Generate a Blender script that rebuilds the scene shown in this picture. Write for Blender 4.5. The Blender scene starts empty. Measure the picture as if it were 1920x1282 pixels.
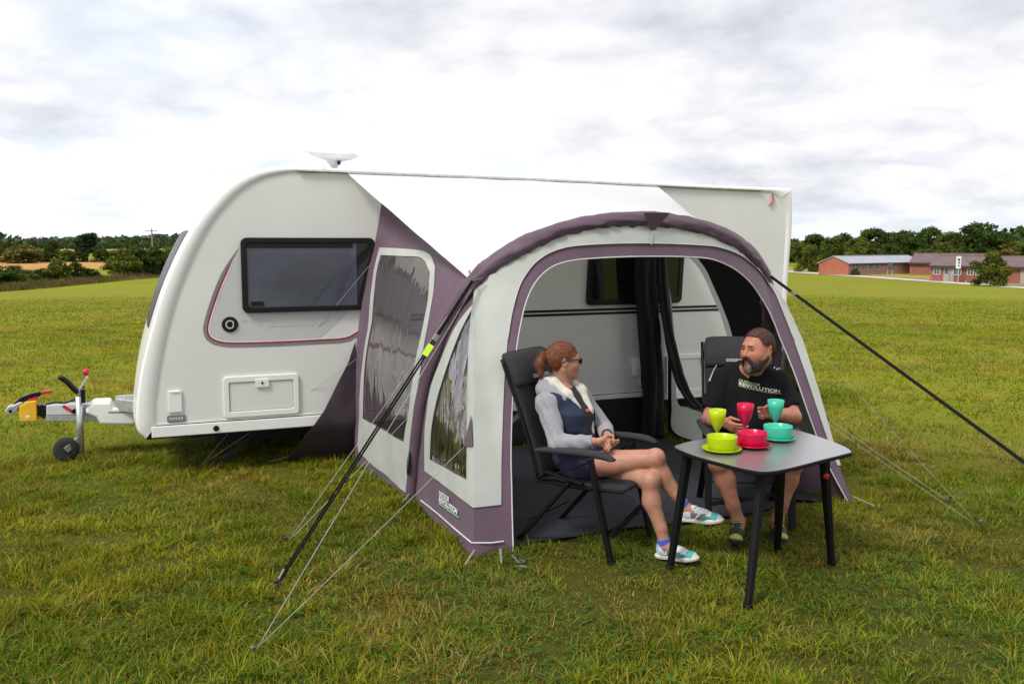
import bpy, bmesh, math, random
import numpy as np
from mathutils import Vector, Matrix, noise as mnoise
from mathutils.geometry import delaunay_2d_cdt

random.seed(7); RNG = np.random.default_rng(7)
scene = bpy.context.scene
rad = math.radians

# ---------------------------------------------------------------- camera
FPX, CH, PITCH = 1670.0, 1.9, math.atan((641 - 457) / 1670.0)
cam_d = bpy.data.cameras.new("camera"); cam = bpy.data.objects.new("camera", cam_d)
scene.collection.objects.link(cam)
cam.location = (0, 0, CH); cam.rotation_euler = (math.pi / 2 - PITCH, 0, 0)
cam_d.sensor_width = 36; cam_d.lens = 36 * FPX / 1920; cam_d.clip_start = 0.05; cam_d.clip_end = 5000
scene.camera = cam

# ---------------------------------------------------------------- sky, sun, exposure
SUN_AZ, SUN_EL = rad(228), rad(50)            # direction to the sun, measured from +X towards +Y
world = bpy.data.worlds.new("World"); scene.world = world; world.use_nodes = True
wn, wl_ = world.node_tree.nodes, world.node_tree.links
wn.clear()
def WN(t, **kw):
    n = wn.new(t)
    for k, v in kw.items(): setattr(n, k, v)
    return n
def wmath(op, a, b=None, c=None, clamp=False):
    n = WN('ShaderNodeMath', operation=op); n.use_clamp = clamp
    for i, x in enumerate((a, b, c)):
        if x is None: continue
        if isinstance(x, (int, float)): n.inputs[i].default_value = x
        else: wl_.new(x, n.inputs[i])
    return n.outputs[0]
def wmix(f, a, b):
    n = WN('ShaderNodeMix', data_type='RGBA')
    for i, x in ((0, f), (6, a), (7, b)):
        if isinstance(x, tuple): n.inputs[i].default_value = (*x, 1)
        elif isinstance(x, (int, float)): n.inputs[i].default_value = x
        else: wl_.new(x, n.inputs[i])
    return n.outputs[2]
sky = WN('ShaderNodeTexSky', sky_type='NISHITA', sun_disc=False, sun_elevation=SUN_EL,
         sun_rotation=math.pi / 2 - SUN_AZ, air_density=1.0, dust_density=1.5, ozone_density=1.0)
tc = WN('ShaderNodeTexCoord'); sep = WN('ShaderNodeSeparateXYZ'); wl_.new(tc.outputs['Generated'], sep.inputs[0])
zc = wmath('MAXIMUM', sep.outputs[2], 0.0)
den = wmath('ADD', zc, 0.27)
comb = WN('ShaderNodeCombineXYZ')
wl_.new(wmath('DIVIDE', sep.outputs[0], den), comb.inputs[0])
wl_.new(wmath('DIVIDE', sep.outputs[1], den), comb.inputs[1])
def wnoise(scale, detail, rough, off, dist=0.0):
    mp = WN('ShaderNodeMapping'); mp.inputs['Location'].default_value = off
    wl_.new(comb.outputs[0], mp.inputs[0])
    n = WN('ShaderNodeTexNoise'); n.inputs['Scale'].default_value = scale; n.inputs['Detail'].default_value = detail
    n.inputs['Roughness'].default_value = rough; n.inputs['Distortion'].default_value = dist
    wl_.new(mp.outputs[0], n.inputs['Vector']); return n.outputs[0]
def wramp(x, a, b, kind='SMOOTHSTEP'):
    n = WN('ShaderNodeMapRange', interpolation_type=kind)
    n.inputs['From Min'].default_value = a; n.inputs['From Max'].default_value = b
    wl_.new(x, n.inputs['Value']); return n.outputs[0]
SKY_OFF = (41.3, 3.3, 0.0)
n_big = wnoise(0.72, 6, 0.54, SKY_OFF, 0.5)
n_mid = wnoise(1.9, 7, 0.58, (1.3, 6.2, 2.0), 0.25)
bil = wmath('ABSOLUTE', wmath('SUBTRACT', wmath('MULTIPLY', wnoise(2.3, 5, 0.5, (2.1, 9.4, 3.0), 0.0), 2.0), 1.0))   # heaped, puffy edges
cl = wmath('SUBTRACT', wmath('ADD', wmath('MULTIPLY', n_big, 0.62), wmath('MULTIPLY', n_mid, 0.42)), wmath('MULTIPLY', bil, 0.30))
grey_f = wramp(cl, 0.20, 0.655, 'LINEAR')                       # grey undersides of the cloud deck
gap_f = wmath('MULTIPLY', wramp(wnoise(1.1, 4, 0.5, (8.0, 2.0, 4.0), 0.3), 0.56, 0.72),
              wmath('SUBTRACT', 1.0, wramp(sep.outputs[2], 0.10, 0.34)))   # thin places low over the horizon
skyc = WN('ShaderNodeVectorMath', operation='SCALE'); wl_.new(sky.outputs[0], skyc.inputs[0]); skyc.inputs['Scale'].default_value = 0.10
white = (0.84, 0.835, 0.845); grey = (0.315, 0.326, 0.358)
tone = wmix(wramp(wnoise(0.5, 2, 0.5, (5.0, 3.0, 1.0)), .45, .62), grey, (0.315, 0.355, 0.405))
c1 = wmix(grey_f, white, tone)
c2 = wmix(wmath('MULTIPLY', gap_f, 0.4), c1, skyc.outputs[0])
bg = WN('ShaderNodeBackground'); wl_.new(c2, bg.inputs[0]); bg.inputs[1].default_value = 1.0
wo = WN('ShaderNodeOutputWorld'); wl_.new(bg.outputs[0], wo.inputs[0])

sun_d = bpy.data.lights.new("sun", 'SUN'); sun = bpy.data.objects.new("sun", sun_d)
scene.collection.objects.link(sun)
sun_d.energy = 1.5; sun_d.angle = rad(16); sun_d.color = (1.0, 0.96, 0.9)
sdir = Vector((math.cos(SUN_EL) * math.cos(SUN_AZ), math.cos(SUN_EL) * math.sin(SUN_AZ), math.sin(SUN_EL)))
sun.rotation_euler = (-sdir).to_track_quat('-Z', 'Y').to_euler(); sun.location = (-4, -3, 8)

vs = scene.view_settings
vs.view_transform = 'Standard'; vs.look = 'None'; vs.exposure = 1.0; vs.gamma = 1.0; vs.use_curve_mapping = False
scene.render.engine = 'CYCLES'
scene.cycles.max_bounces = 8; scene.cycles.transparent_max_bounces = 16; scene.cycles.use_denoising = True
scene.cycles.caustics_reflective = False; scene.cycles.caustics_refractive = False

# ---------------------------------------------------------------- helpers: pixels to places
_cp, _sp = math.cos(PITCH), math.sin(PITCH)
Fv = np.array([0, _cp, -_sp]); Uv = np.array([0, _sp, _cp]); Rv = np.array([1.0, 0, 0]); Cv = np.array([0, 0, CH])
def ray(u, v): return Fv + Rv * (u - 960) / FPX + Uv * (641 - v) / FPX
def G(u, v, z=0.0):
    d = ray(u, v); return Cv + d * (z - CH) / d[2]
def atY(u, v, Y):
    d = ray(u, v); return Cv + d * Y / d[1]
TH = rad(21.8)                                     # the caravan's long axis
Av = np.array([math.cos(TH), math.sin(TH), 0]); Bv = np.array([-math.sin(TH), math.cos(TH), 0])
O0 = np.array([-0.234, 5.252, 0.0])
def W(a, b, z): return O0 + a * Av + b * Bv + np.array([0, 0, z])
def AB(P):
    q = np.asarray(P) - O0; return np.array([q @ Av, q @ Bv, P[2]])
def plB(u, v, b):
    d = ray(u, v); return AB(Cv + d * (b - (Cv - O0) @ Bv) / (d @ Bv))
def plA(u, v, a):
    d = ray(u, v); return AB(Cv + d * (a - (Cv - O0) @ Av) / (d @ Av))
def pl3(u, v, p0, p1, p2):
    p0, p1, p2 = [W(*p) for p in (p0, p1, p2)]
    n = np.cross(p1 - p0, p2 - p0); d = ray(u, v); return AB(Cv + d * ((p0 - Cv) @ n) / (d @ n))

# ---------------------------------------------------------------- helpers: materials
def mat(name, col, rough=0.6, metal=0.0, var=0.12, vscale=6.0, bump=0.0, bscale=60.0, spec=0.5, sheen=0.0,
        coat=0.0, attr=None, stretch=None, trans=0.0, detail=4):
    m = bpy.data.materials.new(name); m.use_nodes = True
    nt = m.node_tree; N, L = nt.nodes, nt.links; b = N['Principled BSDF']
    b.inputs['Roughness'].default_value = rough; b.inputs['Metallic'].default_value = metal
    b.inputs['Specular IOR Level'].default_value = spec
    if sheen: b.inputs['Sheen Weight'].default_value = sheen
    if coat: b.inputs['Coat Weight'].default_value = coat; b.inputs['Coat Roughness'].default_value = 0.08
    t = N.new('ShaderNodeTexCoord'); mp = N.new('ShaderNodeMapping'); L.new(t.outputs['Object'], mp.inputs[0])
    if stretch: mp.inputs['Scale'].default_value = stretch
    nz = N.new('ShaderNodeTexNoise'); nz.inputs['Scale'].default_value = vscale; nz.inputs['Detail'].default_value = detail
    nz.inputs['Roughness'].default_value = 0.6; L.new(mp.outputs[0], nz.inputs['Vector'])
    mr = N.new('ShaderNodeMapRange'); mr.inputs['From Min'].default_value = 0.3; mr.inputs['From Max'].default_value = 0.7
    mr.inputs['To Min'].default_value = 1 - var; mr.inputs['To Max'].default_value = 1 + var; L.new(nz.outputs[0], mr.inputs[0])
    sc = N.new('ShaderNodeVectorMath'); sc.operation = 'SCALE'
    if attr:
        a = N.new('ShaderNodeAttribute'); a.attribute_name = attr; L.new(a.outputs['Color'], sc.inputs[0])
    else: sc.inputs[0].default_value = col
    L.new(mr.outputs[0], sc.inputs['Scale']); L.new(sc.outputs[0], b.inputs['Base Color'])
    if bump:
        n2 = N.new('ShaderNodeTexNoise'); n2.inputs['Scale'].default_value = bscale; n2.inputs['Detail'].default_value = 5
        L.new(mp.outputs[0], n2.inputs['Vector'])
        bp = N.new('ShaderNodeBump'); bp.inputs['Strength'].default_value = bump; bp.inputs['Distance'].default_value = 0.01
        L.new(n2.outputs[0], bp.inputs['Height']); L.new(bp.outputs[0], b.inputs['Normal'])
    if trans:
        tr = N.new('ShaderNodeBsdfTranslucent'); L.new(sc.outputs[0], tr.inputs[0])
        mx = N.new('ShaderNodeMixShader'); mx.inputs[0].default_value = trans
        L.new(b.outputs[0], mx.inputs[1]); L.new(tr.outputs[0], mx.inputs[2])
        L.new(mx.outputs[0], N['Material Output'].inputs[0])
    return m

# ---------------------------------------------------------------- helpers: objects
COL = scene.collection
ROOTS = {}
def root(name, label, cat, loc, rotz=0.0, group=None):
    o = bpy.data.objects.new(name, None); COL.objects.link(o)
    o.empty_display_size = 0.1; o.location = tuple(loc); o.rotation_euler = (0, 0, rotz)
    tag(o, label, cat, group); ROOTS[o.name] = (np.array(loc, float), rotz); return o
def tag(o, label=None, cat=None, group=None, kind=None):
    if label: o['label'] = label
    if cat: o['category'] = cat
    if group: o['group'] = group
    if kind: o['kind'] = kind
    return o
def top_of(o):
    while o.parent: o = o.parent
    return o
def to_local(V, parent):
    loc, rz = ROOTS[top_of(parent).name]
    V = np.asarray(V, float) - loc; c, s = math.cos(-rz), math.sin(-rz)
    return np.stack([V[:, 0] * c - V[:, 1] * s, V[:, 0] * s + V[:, 1] * c, V[:, 2]], 1)
def mesh_np(name, V, F, smooth=False, col=None):
    """V (n,3); F list of faces or an (m,k) array"""
    me = bpy.data.meshes.new(name); V = np.asarray(V, np.float32)
    if isinstance(F, np.ndarray):
        m, k = F.shape
        me.vertices.add(len(V)); me.vertices.foreach_set('co', V.ravel())
        me.loops.add(m * k); me.loops.foreach_set('vertex_index', F.astype(np.int32).ravel())
        me.polygons.add(m); me.polygons.foreach_set('loop_start', np.arange(0, m * k, k, dtype=np.int32))
        me.update(calc_edges=True)
    else:
        me.from_pydata([tuple(map(float, v)) for v in V], [], [tuple(int(i) for i in f) for f in F]); me.update()
    if smooth: me.polygons.foreach_set('use_smooth', np.ones(len(me.polygons), bool))
    if col is not None:
        at = me.color_attributes.new('Col', 'FLOAT_COLOR', 'POINT')
        c4 = np.ones((len(V), 4), np.float32); c4[:, :3] = col; at.data.foreach_set('color', c4.ravel())
    return me
def put(name, V, F, m, parent=None, smooth=False, col=None, solid=0.0, bevel=0.0, offset=-1.0, origin=None, bseg=2, fixn=False):
    """V in world coordinates"""
    V = np.asarray(V, float)
    if parent is not None: Vl, loc = to_local(V, parent), None
    else:
        loc = np.array(origin if origin is not None else [(V[:, 0].min() + V[:, 0].max()) / 2, (V[:, 1].min() + V[:, 1].max()) / 2, V[:, 2].min()])
        Vl = V - loc
    me = mesh_np(name, Vl, F, smooth, col)
    if fixn:
        bm = bmesh.new(); bm.from_mesh(me); bmesh.ops.recalc_face_normals(bm, faces=bm.faces); bm.to_mesh(me); bm.free()
    me.materials.append(m)
    o = bpy.data.objects.new(name, me); COL.objects.link(o)
    if parent is not None: o.parent = parent
    else: o.location = tuple(loc); ROOTS[o.name] = (loc, 0.0)
    if solid:
        md = o.modifiers.new('thick', 'SOLIDIFY'); md.thickness = solid; md.offset = offset
        if smooth: o.modifiers.new('crisp', 'EDGE_SPLIT').split_angle = rad(45)
    if bevel:
        md = o.modifiers.new('edge', 'BEVEL'); md.width = bevel; md.segments = bseg; md.limit_method = 'ANGLE'; md.angle_limit = rad(40)
        md.harden_normals = False
    return o
class MB:
    def __init__(s): s.V, s.F = [], []
    def add(s, V, F):
        o = len(s.V); s.V.extend([np.asarray(v, float) for v in V]); s.F.extend([tuple(i + o for i in f) for f in F]); return s
    def box(s, c, h, ax=None):
        c = np.asarray(c, float); ax = np.eye(3) if ax is None else np.asarray(ax)
        V = [c + ax[0] * h[0] * i + ax[1] * h[1] * j + ax[2] * h[2] * k for k in (-1, 1) for j in (-1, 1) for i in (-1, 1)]
        return s.add(V, [(0, 2, 3, 1), (4, 5, 7, 6), (0, 1, 5, 4), (2, 6, 7, 3), (0, 4, 6, 2), (1, 3, 7, 5)])
    def bar(s, p0, p1, w, t, up=(0, 0, 1)):
        p0, p1 = np.asarray(p0, float), np.asarray(p1, float); x = p1 - p0; L = np.linalg.norm(x); x /= L
        y = np.cross(up, x); y = y / (np.linalg.norm(y) + 1e-9); z = np.cross(x, y)
        return s.box((p0 + p1) / 2, (L / 2, w / 2, t / 2), (x, y, z))
    def tube(s, pts, r, n=8, caps=True, closed=False, flat=None):
        pts = np.asarray(pts, float); m = len(pts); rr = np.broadcast_to(np.asarray(r, float), (m,)) 
        T = np.gradient(pts, axis=0) if not closed else (np.roll(pts, -1, 0) - np.roll(pts, 1, 0))
        T /= np.linalg.norm(T, axis=1)[:, None] + 1e-12
        ref = np.array([0, 0, 1.0]) if abs(T[0][2]) < 0.9 else np.array([1.0, 0, 0])
        nrm = np.cross(T[0], ref); nrm /= np.linalg.norm(nrm); V = []
        for i in range(m):
            nrm = nrm - T[i] * (nrm @ T[i]); nrm /= np.linalg.norm(nrm); bn = np.cross(T[i], nrm)
            for k in range(n):
                a = 2 * math.pi * k / n; V.append(pts[i] + rr[i] * (nrm * math.cos(a) + bn * math.sin(a) * (flat or 1)))
        F = []
        for i in range(m if closed else m - 1):
            j = (i + 1) % m
            for k in range(n): F.append((i * n + k, i * n + (k + 1) % n, j * n + (k + 1) % n, j * n + k))
        if caps and not closed: F += [tuple(range(n))[::-1], tuple((m - 1) * n + k for k in range(n))]
        return s.add(V, F)
    def lathe(s, c, prof, n=28, ax=None, close=False):
        c = np.asarray(c, float); ax = np.eye(3) if ax is None else np.asarray(ax); V, F = [], []
        for r, z in prof:
            for k in range(n):
                a = 2 * math.pi * k / n; V.append(c + ax[0] * r * math.cos(a) + ax[1] * r * math.sin(a) + ax[2] * z)
        m = len(prof)
        for i in range(m - 1):
            for k in range(n): F.append((i * n + k, i * n + (k + 1) % n, (i + 1) * n + (k + 1) % n, (i + 1) * n + k))
        if prof[0][0] > 1e-6: F.append(tuple(range(n))[::-1])
        if prof[-1][0] > 1e-6: F.append(tuple((m - 1) * n + k for k in range(n)))
        return s.add(V, F)
    def extr(s, poly, d):
        poly = [np.asarray(p, float) for p in poly]; d = np.asarray(d, float); n = len(poly)
        nrm = sum(np.cross(poly[i] - poly[0], poly[(i + 1) % n] - poly[0]) for i in range(n))
        if nrm @ d > 0: poly = poly[::-1]
        V = poly + [p + d for p in poly]
        F = [tuple(range(n)), tuple(range(2 * n - 1, n - 1, -1))] + [(i, n + i, n + (i + 1) % n, (i + 1) % n) for i in range(n)]
        return s.add(V, F)
    def put(s, name, m, parent=None, **k): return put(name, s.V, s.F, m, parent, **k)

def smooth_poly(pts, n, closed=False):
    """Catmull-Rom through the points, n samples"""
    P = np.asarray(pts, float)
    if closed: P = np.vstack([P[-1], P, P[0], P[1]])
    else: P = np.vstack([2 * P[0] - P[1], P, 2 * P[-1] - P[-2]])
    m = len(P) - 3; out = []
    for t in np.linspace(0, m, n, endpoint=not closed):
        i = min(int(t), m - 1); u = t - i; p0, p1, p2, p3 = P[i:i + 4]
        out.append(0.5 * (2 * p1 + (p2 - p0) * u + (2 * p0 - 5 * p1 + 4 * p2 - p3) * u * u + (3 * p1 - p0 - 3 * p2 + p3) * u ** 3))
    return np.array(out)
def resample(P, n):
    P = np.asarray(P, float); d = np.r_[0, np.cumsum(np.linalg.norm(np.diff(P, axis=0), axis=1))]
    t = np.linspace(0, d[-1], n); return np.stack([np.interp(t, d, P[:, k]) for k in range(P.shape[1])], 1)
def inside(poly, pts):
    poly = np.asarray(poly); pts = np.asarray(pts); r = np.zeros(len(pts), bool); j = len(poly) - 1
    for i in range(len(poly)):
        xi, yi = poly[i]; xj, yj = poly[j]
        c = ((yi > pts[:, 1]) != (yj > pts[:, 1])) & (pts[:, 0] < (xj - xi) * (pts[:, 1] - yi) / (yj - yi + 1e-15) + xi)
        r ^= c; j = i
    return r
def panel2d(outer, holes=(), step=0.06):
    """triangulated flat cloth: outline, holes, interior points on a grid"""
    outer = np.asarray(outer); lo, hi = outer.min(0), outer.max(0)
    gx, gy = np.meshgrid(np.arange(lo[0] + step * .6, hi[0], step), np.arange(lo[1] + step * .6, hi[1], step))
    g = np.stack([gx.ravel(), gy.ravel()], 1); g = g + RNG.uniform(-.12, .12, g.shape) * step
    k = inside(outer, g)
    for h in holes: k &= ~inside(h, g)
    g = g[k]
    loops = [outer] + [np.asarray(h) for h in holes]
    if len(g):
        bp = np.vstack([np.vstack([l + (np.roll(l, -1, 0) - l) * t for t in (0, .33, .66)]) for l in loops])
        dm = np.array([np.min(np.hypot(*(bp - p).T)) for p in g]); g = g[dm > step * .35]
    vs_, es = [], []
    for l in loops:
        o = len(vs_); vs_ += [Vector(p) for p in l]; es += [(o + i, o + (i + 1) % len(l)) for i in range(len(l))]
    vs_ += [Vector(p) for p in g]
    V, _, F, *_ = delaunay_2d_cdt(vs_, es, [], 0, 1e-6)
    V = np.array([tuple(v) for v in V]); F = np.array([tuple(f) for f in F if len(f) == 3])
    c = V[F].mean(1); k = inside(outer, c)
    for h in holes: k &= ~inside(h, c)
    return V, F[k]
def fbm(p, s=1.0, o=3):
    return sum(mnoise.noise(Vector(p) * (s * 2 ** i)) * .5 ** i for i in range(o))
def rot_z(a): return np.array([[math.cos(a), -math.sin(a), 0], [math.sin(a), math.cos(a), 0], [0, 0, 1]])

# ---------------------------------------------------------------- helpers: lettering
def text_mesh(name, s, size, m, parent, origin, xd, yd, depth=0.0008, bold=0.0, shear=0.0, width=None, fn=None):
    """flat lettering: baseline starts at origin, runs along xd, stands along yd (world vectors)"""
    cu = bpy.data.curves.new(name, 'FONT'); cu.body = s; cu.size = size; cu.extrude = 0; cu.offset = bold; cu.shear = shear
    cu.resolution_u = 3
    t = bpy.data.objects.new(name, cu); COL.objects.link(t); bpy.context.view_layer.update()
    me0 = bpy.data.meshes.new_from_object(t.evaluated_get(bpy.context.evaluated_depsgraph_get()))
    bpy.data.objects.remove(t)
    P = np.array([tuple(v.co) for v in me0.vertices]); F = [tuple(p.vertices) for p in me0.polygons]
    if width: P[:, 0] *= width / max(P[:, 0].max(), 1e-6)
    xd, yd = np.asarray(xd, float), np.asarray(yd, float)
    V = np.asarray(origin) + P[:, :1] * xd + P[:, 1:2] * yd
    if fn: V = np.array([fn(v) for v in V])
    return put(name, V, F, m, parent)

# ---------------------------------------------------------------- helpers: organic volumes
def sd_mesh(prims, res, col_fn=None, cuts=(), disp=None):
    """smooth union of round cones and ellipsoids, turned into one continuous skin.
    prim: ('c',p0,p1,r0,r1,k) | ('e',centre,radii,rot3x3|None,k); a leading '-' in the type subtracts. cuts: (point, normal): keep the side behind the normal"""
    lo = np.full(3, 9e9); hi = -lo; bx = []
    for p in prims:
        if p[0][-1] == 'c': a = np.minimum(np.subtract(p[1], p[3]), np.subtract(p[2], p[4])); b = np.maximum(np.add(p[1], p[3]), np.add(p[2], p[4]))
        else: R_ = max(p[2]); a = np.subtract(p[1], R_); b = np.add(p[1], R_)
        bx.append((a, b))
        if p[0][0] != '-': lo = np.minimum(lo, a); hi = np.maximum(hi, b)
    lo = lo - 4 * res; hi = hi + 4 * res; n = np.ceil((hi - lo) / res).astype(int) + 1
    ax = [lo[i] + res * np.arange(n[i]) for i in range(3)]
    f = np.full(n, 1.0, np.float32)
    for p, (a, b) in zip(prims, bx):
        k = p[-1]; sub = p[0][0] == '-'
        i0 = np.clip(np.floor((a - lo - k - 3 * res) / res).astype(int), 0, n - 1); i1 = np.clip(np.ceil((b - lo + k + 3 * res) / res).astype(int) + 1, 1, n)
        sl = tuple(slice(i0[j], i1[j]) for j in range(3))
        X, Y, Z = np.meshgrid(*[ax[j][sl[j]] for j in range(3)], indexing='ij', sparse=True)
        if p[0][-1] == 'c':
            p0, p1, r0, r1 = np.asarray(p[1], float), np.asarray(p[2], float), p[3], p[4]; d = p1 - p0; L2 = d @ d + 1e-12
            t = np.clip(((X - p0[0]) * d[0] + (Y - p0[1]) * d[1] + (Z - p0[2]) * d[2]) / L2, 0, 1)
            D = np.sqrt((X - p0[0] - t * d[0]) ** 2 + (Y - p0[1] - t * d[1]) ** 2 + (Z - p0[2] - t * d[2]) ** 2) - (r0 + (r1 - r0) * t)
        else:
            c, r, M = p[1], p[2], p[3]; q = [X - c[0], Y - c[1], Z - c[2]]
            if M is not None: q = [M[0][j] * q[0] + M[1][j] * q[1] + M[2][j] * q[2] for j in range(3)]
            k0 = np.sqrt(sum((q[j] / r[j]) ** 2 for j in range(3))); k1 = np.sqrt(sum((q[j] / r[j] ** 2) ** 2 for j in range(3)))
            D = k0 * (k0 - 1) / np.maximum(k1, 1e-6)
        g = f[sl]
        if sub: D = -D; h = np.maximum(k - np.abs(g - D), 0) / max(k, 1e-6); f[sl] = np.maximum(g, D) + h * h * k / 4
        else: h = np.maximum(k - np.abs(g - D), 0) / max(k, 1e-6); f[sl] = np.minimum(g, D) - h * h * k / 4
    X, Y, Z = np.meshgrid(*ax, indexing='ij', sparse=True)
    for c in cuts:
        if callable(c): f = np.maximum(f, c(X, Y, Z)); continue
        p, nn = c; p = np.asarray(p); nn = np.asarray(nn, float); nn = nn / np.linalg.norm(nn)
        f = np.maximum(f, (X - p[0]) * nn[0] + (Y - p[1]) * nn[1] + (Z - p[2]) * nn[2])
    if disp is not None: f = f + disp(X, Y, Z)
    s = f < 0
    cs = sum(s[i:n[0] - 1 + i, j:n[1] - 1 + j, k:n[2] - 1 + k].astype(np.int8) for i in (0, 1) for j in (0, 1) for k in (0, 1))
    act = (cs > 0) & (cs < 8); ci = np.argwhere(act); ids = np.full(act.shape, -1); ids[act] = np.arange(len(ci))
    acc = np.zeros((len(ci), 3)); cnt = np.zeros(len(ci))
    cor = [(i, j, k) for i in (0, 1) for j in (0, 1) for k in (0, 1)]
    for a in cor:
        for b in cor:
            if sum(np.subtract(b, a)) != 1 or sum(np.abs(np.subtract(b, a))) != 1: continue
            fa = f[ci[:, 0] + a[0], ci[:, 1] + a[1], ci[:, 2] + a[2]]; fb = f[ci[:, 0] + b[0], ci[:, 1] + b[1], ci[:, 2] + b[2]]
            x = (fa < 0) != (fb < 0); t = np.where(x, fa / np.where(x, fa - fb, 1), 0)
            acc += x[:, None] * (np.array(a) + t[:, None] * np.subtract(b, a)); cnt += x
    V = lo + res * (ci + acc / cnt[:, None]); Fs = []
    for d in range(3):
        e1, e2 = (d + 1) % 3, (d + 2) % 3
        sa = np.take(s, range(n[d] - 1), d); sb = np.take(s, range(1, n[d]), d); idx = np.argwhere(sa != sb)
        idx = idx[(idx[:, e1] > 0) & (idx[:, e2] > 0) & (idx[:, e1] < n[e1] - 1) & (idx[:, e2] < n[e2] - 1)]
        o1 = np.zeros(3, int); o1[e1] = 1; o2 = np.zeros(3, int); o2[e2] = 1
        gq = lambda q: ids[q[:, 0], q[:, 1], q[:, 2]]
        Q = np.stack([gq(idx - o1 - o2), gq(idx - o2), gq(idx), gq(idx - o1)], 1)
        rev = ~sa[idx[:, 0], idx[:, 1], idx[:, 2]]; Q[rev] = Q[rev][:, ::-1]; Fs.append(Q)
    F = np.vstack(Fs); F = F[(F >= 0).all(1)]
    # light relaxing of the lattice
    return V, F, (col_fn(V) if col_fn else None)
def relax(V, F, it=2, w=0.5):
    E = np.vstack([F[:, [0, 1]], F[:, [1, 2]], F[:, [2, 3]], F[:, [3, 0]]]); 
    for _ in range(it):
        S = np.zeros_like(V); c = np.zeros(len(V))
        for a, b in ((0, 1), (1, 0)): np.add.at(S, E[:, a], V[E[:, b]]); np.add.at(c, E[:, a], 1)
        V = V * (1 - w) + w * S / np.maximum(c, 1)[:, None]
    return V
def organic(name, prims, res, m, parent, xf=None, col_fn=None, cuts=(), it=1, disp=None):
    """prims in a local frame; xf maps local points to the world"""
    V, F, _ = sd_mesh(prims, res, None, cuts, disp); V = relax(V, F, it)
    c = col_fn(V) if col_fn else None
    if xf is not None: V = xf(V)
    return put(name, V, F, m, parent, smooth=True, col=c)

# ================================================================ GROUND
def sstep(a, b, x):
    t = np.clip((x - a) / (b - a), 0, 1); return t * t * (3 - 2 * t)
def hz(x, y):
    d = np.hypot(x, y); return -3.4 * sstep(14, 130, d)
def T(u, v):
    """where the view through a pixel meets the falling field"""
    d = ray(u, v); t = 3.0
    while t < 3000:
        p = Cv + d * t
        if p[2] < hz(p[0], p[1]): return p
        t *= 1.004
    return Cv + d * 3000
def vnoise(x, y, s, seed=0):
    x = np.asarray(x) * s; y = np.asarray(y) * s; xi = np.floor(x).astype(np.int64); yi = np.floor(y).astype(np.int64)
    fx, fy = x - xi, y - yi; fx = fx * fx * (3 - 2 * fx); fy = fy * fy * (3 - 2 * fy)
    def h(a, b):
        n = (a * 374761393 + b * 668265263 + seed * 974634777) & 0x7fffffff; n = ((n ^ (n >> 13)) * 1274126177) & 0x7fffffff
        return ((n ^ (n >> 16)) & 0xffff) / 65535.0
    return (h(xi, yi) * (1 - fx) + h(xi + 1, yi) * fx) * (1 - fy) + (h(xi, yi + 1) * (1 - fx) + h(xi + 1, yi + 1) * fx) * fy

def field_material():
    m = bpy.data.materials.new('meadow_grass'); m.use_nodes = True; nt = m.node_tree; N, L = nt.nodes, nt.links; b = N['Principled BSDF']
    b.inputs['Roughness'].default_value = 0.95; b.inputs['Specular IOR Level'].default_value = 0.1
    t = N.new('ShaderNodeTexCoord')
    def nz(scale, det, stretch=(1, 1, 1)):
        mp = N.new('ShaderNodeMapping'); mp.inputs['Scale'].default_value = stretch; L.new(t.outputs['Object'], mp.inputs[0])
        n = N.new('ShaderNodeTexNoise'); n.inputs['Scale'].default_value = scale; n.inputs['Detail'].default_value = det; n.inputs['Roughness'].default_value = .62
        L.new(mp.outputs[0], n.inputs['Vector']); return n.outputs[0]
    def rg(x, a, c):
        n = N.new('ShaderNodeMapRange'); n.interpolation_type = 'SMOOTHSTEP'; n.inputs['From Min'].default_value = a; n.inputs['From Max'].default_value = c
        L.new(x, n.inputs[0]); return n.outputs[0]
    def mx(f, a, c):
        n = N.new('ShaderNodeMix'); n.data_type = 'RGBA'
        for i, x in ((0, f), (6, a), (7, c)):
            if isinstance(x, tuple): n.inputs[i].default_value = (*x, 1)
            else: L.new(x, n.inputs[i])
        return n.outputs[2]
    c = mx(rg(nz(0.35, 6, (1, 1.6, 1)), .38, .64), (.175, .200, .010), (.215, .198, .015))
    c = mx(rg(nz(0.14, 5, (.5, 1.5, 1)), .55, .70), c, (.205, .135, .028))
    c = mx(rg(nz(3.0, 6), .50, .72), c, (.125, .125, .008))
    c = mx(rg(nz(0.022, 3), .5, .66), c, (.185, .225, .010))
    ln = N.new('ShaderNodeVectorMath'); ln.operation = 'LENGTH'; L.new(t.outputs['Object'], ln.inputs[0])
    c = mx(rg(ln.outputs['Value'], 5, 13), (.060, .058, .010), c)          # thatch and soil under the blades, with shade of the gaps darkened into the colour
    L.new(c, b.inputs['Base Color'])
    bp = N.new('ShaderNodeBump'); bp.inputs['Strength'].default_value = .6; bp.inputs['Distance'].default_value = .06
    L.new(nz(14, 6), bp.inputs['Height']); L.new(bp.outputs[0], b.inputs['Normal']); return m
M_field = field_material()
rr = np.r_[0.01, np.geomspace(1.0, 3500, 110)]; na = 144
ang = np.linspace(0, 2 * math.pi, na, endpoint=False)
RR, AA = np.meshgrid(rr, ang, indexing='ij'); gx, gy = RR * np.cos(AA), RR * np.sin(AA)
gz = hz(gx, gy) + 0.012 * (vnoise(gx, gy, 1.3, 3) - .5) * (RR < 60)
Vg = np.stack([gx.ravel(), gy.ravel(), gz.ravel()], 1)
i, j = np.meshgrid(np.arange(len(rr) - 1), np.arange(na), indexing='ij'); j2 = (j + 1) % na
Fg = np.stack([i * na + j, (i + 1) * na + j, (i + 1) * na + j2, i * na + j2], -1).reshape(-1, 4)
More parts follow.
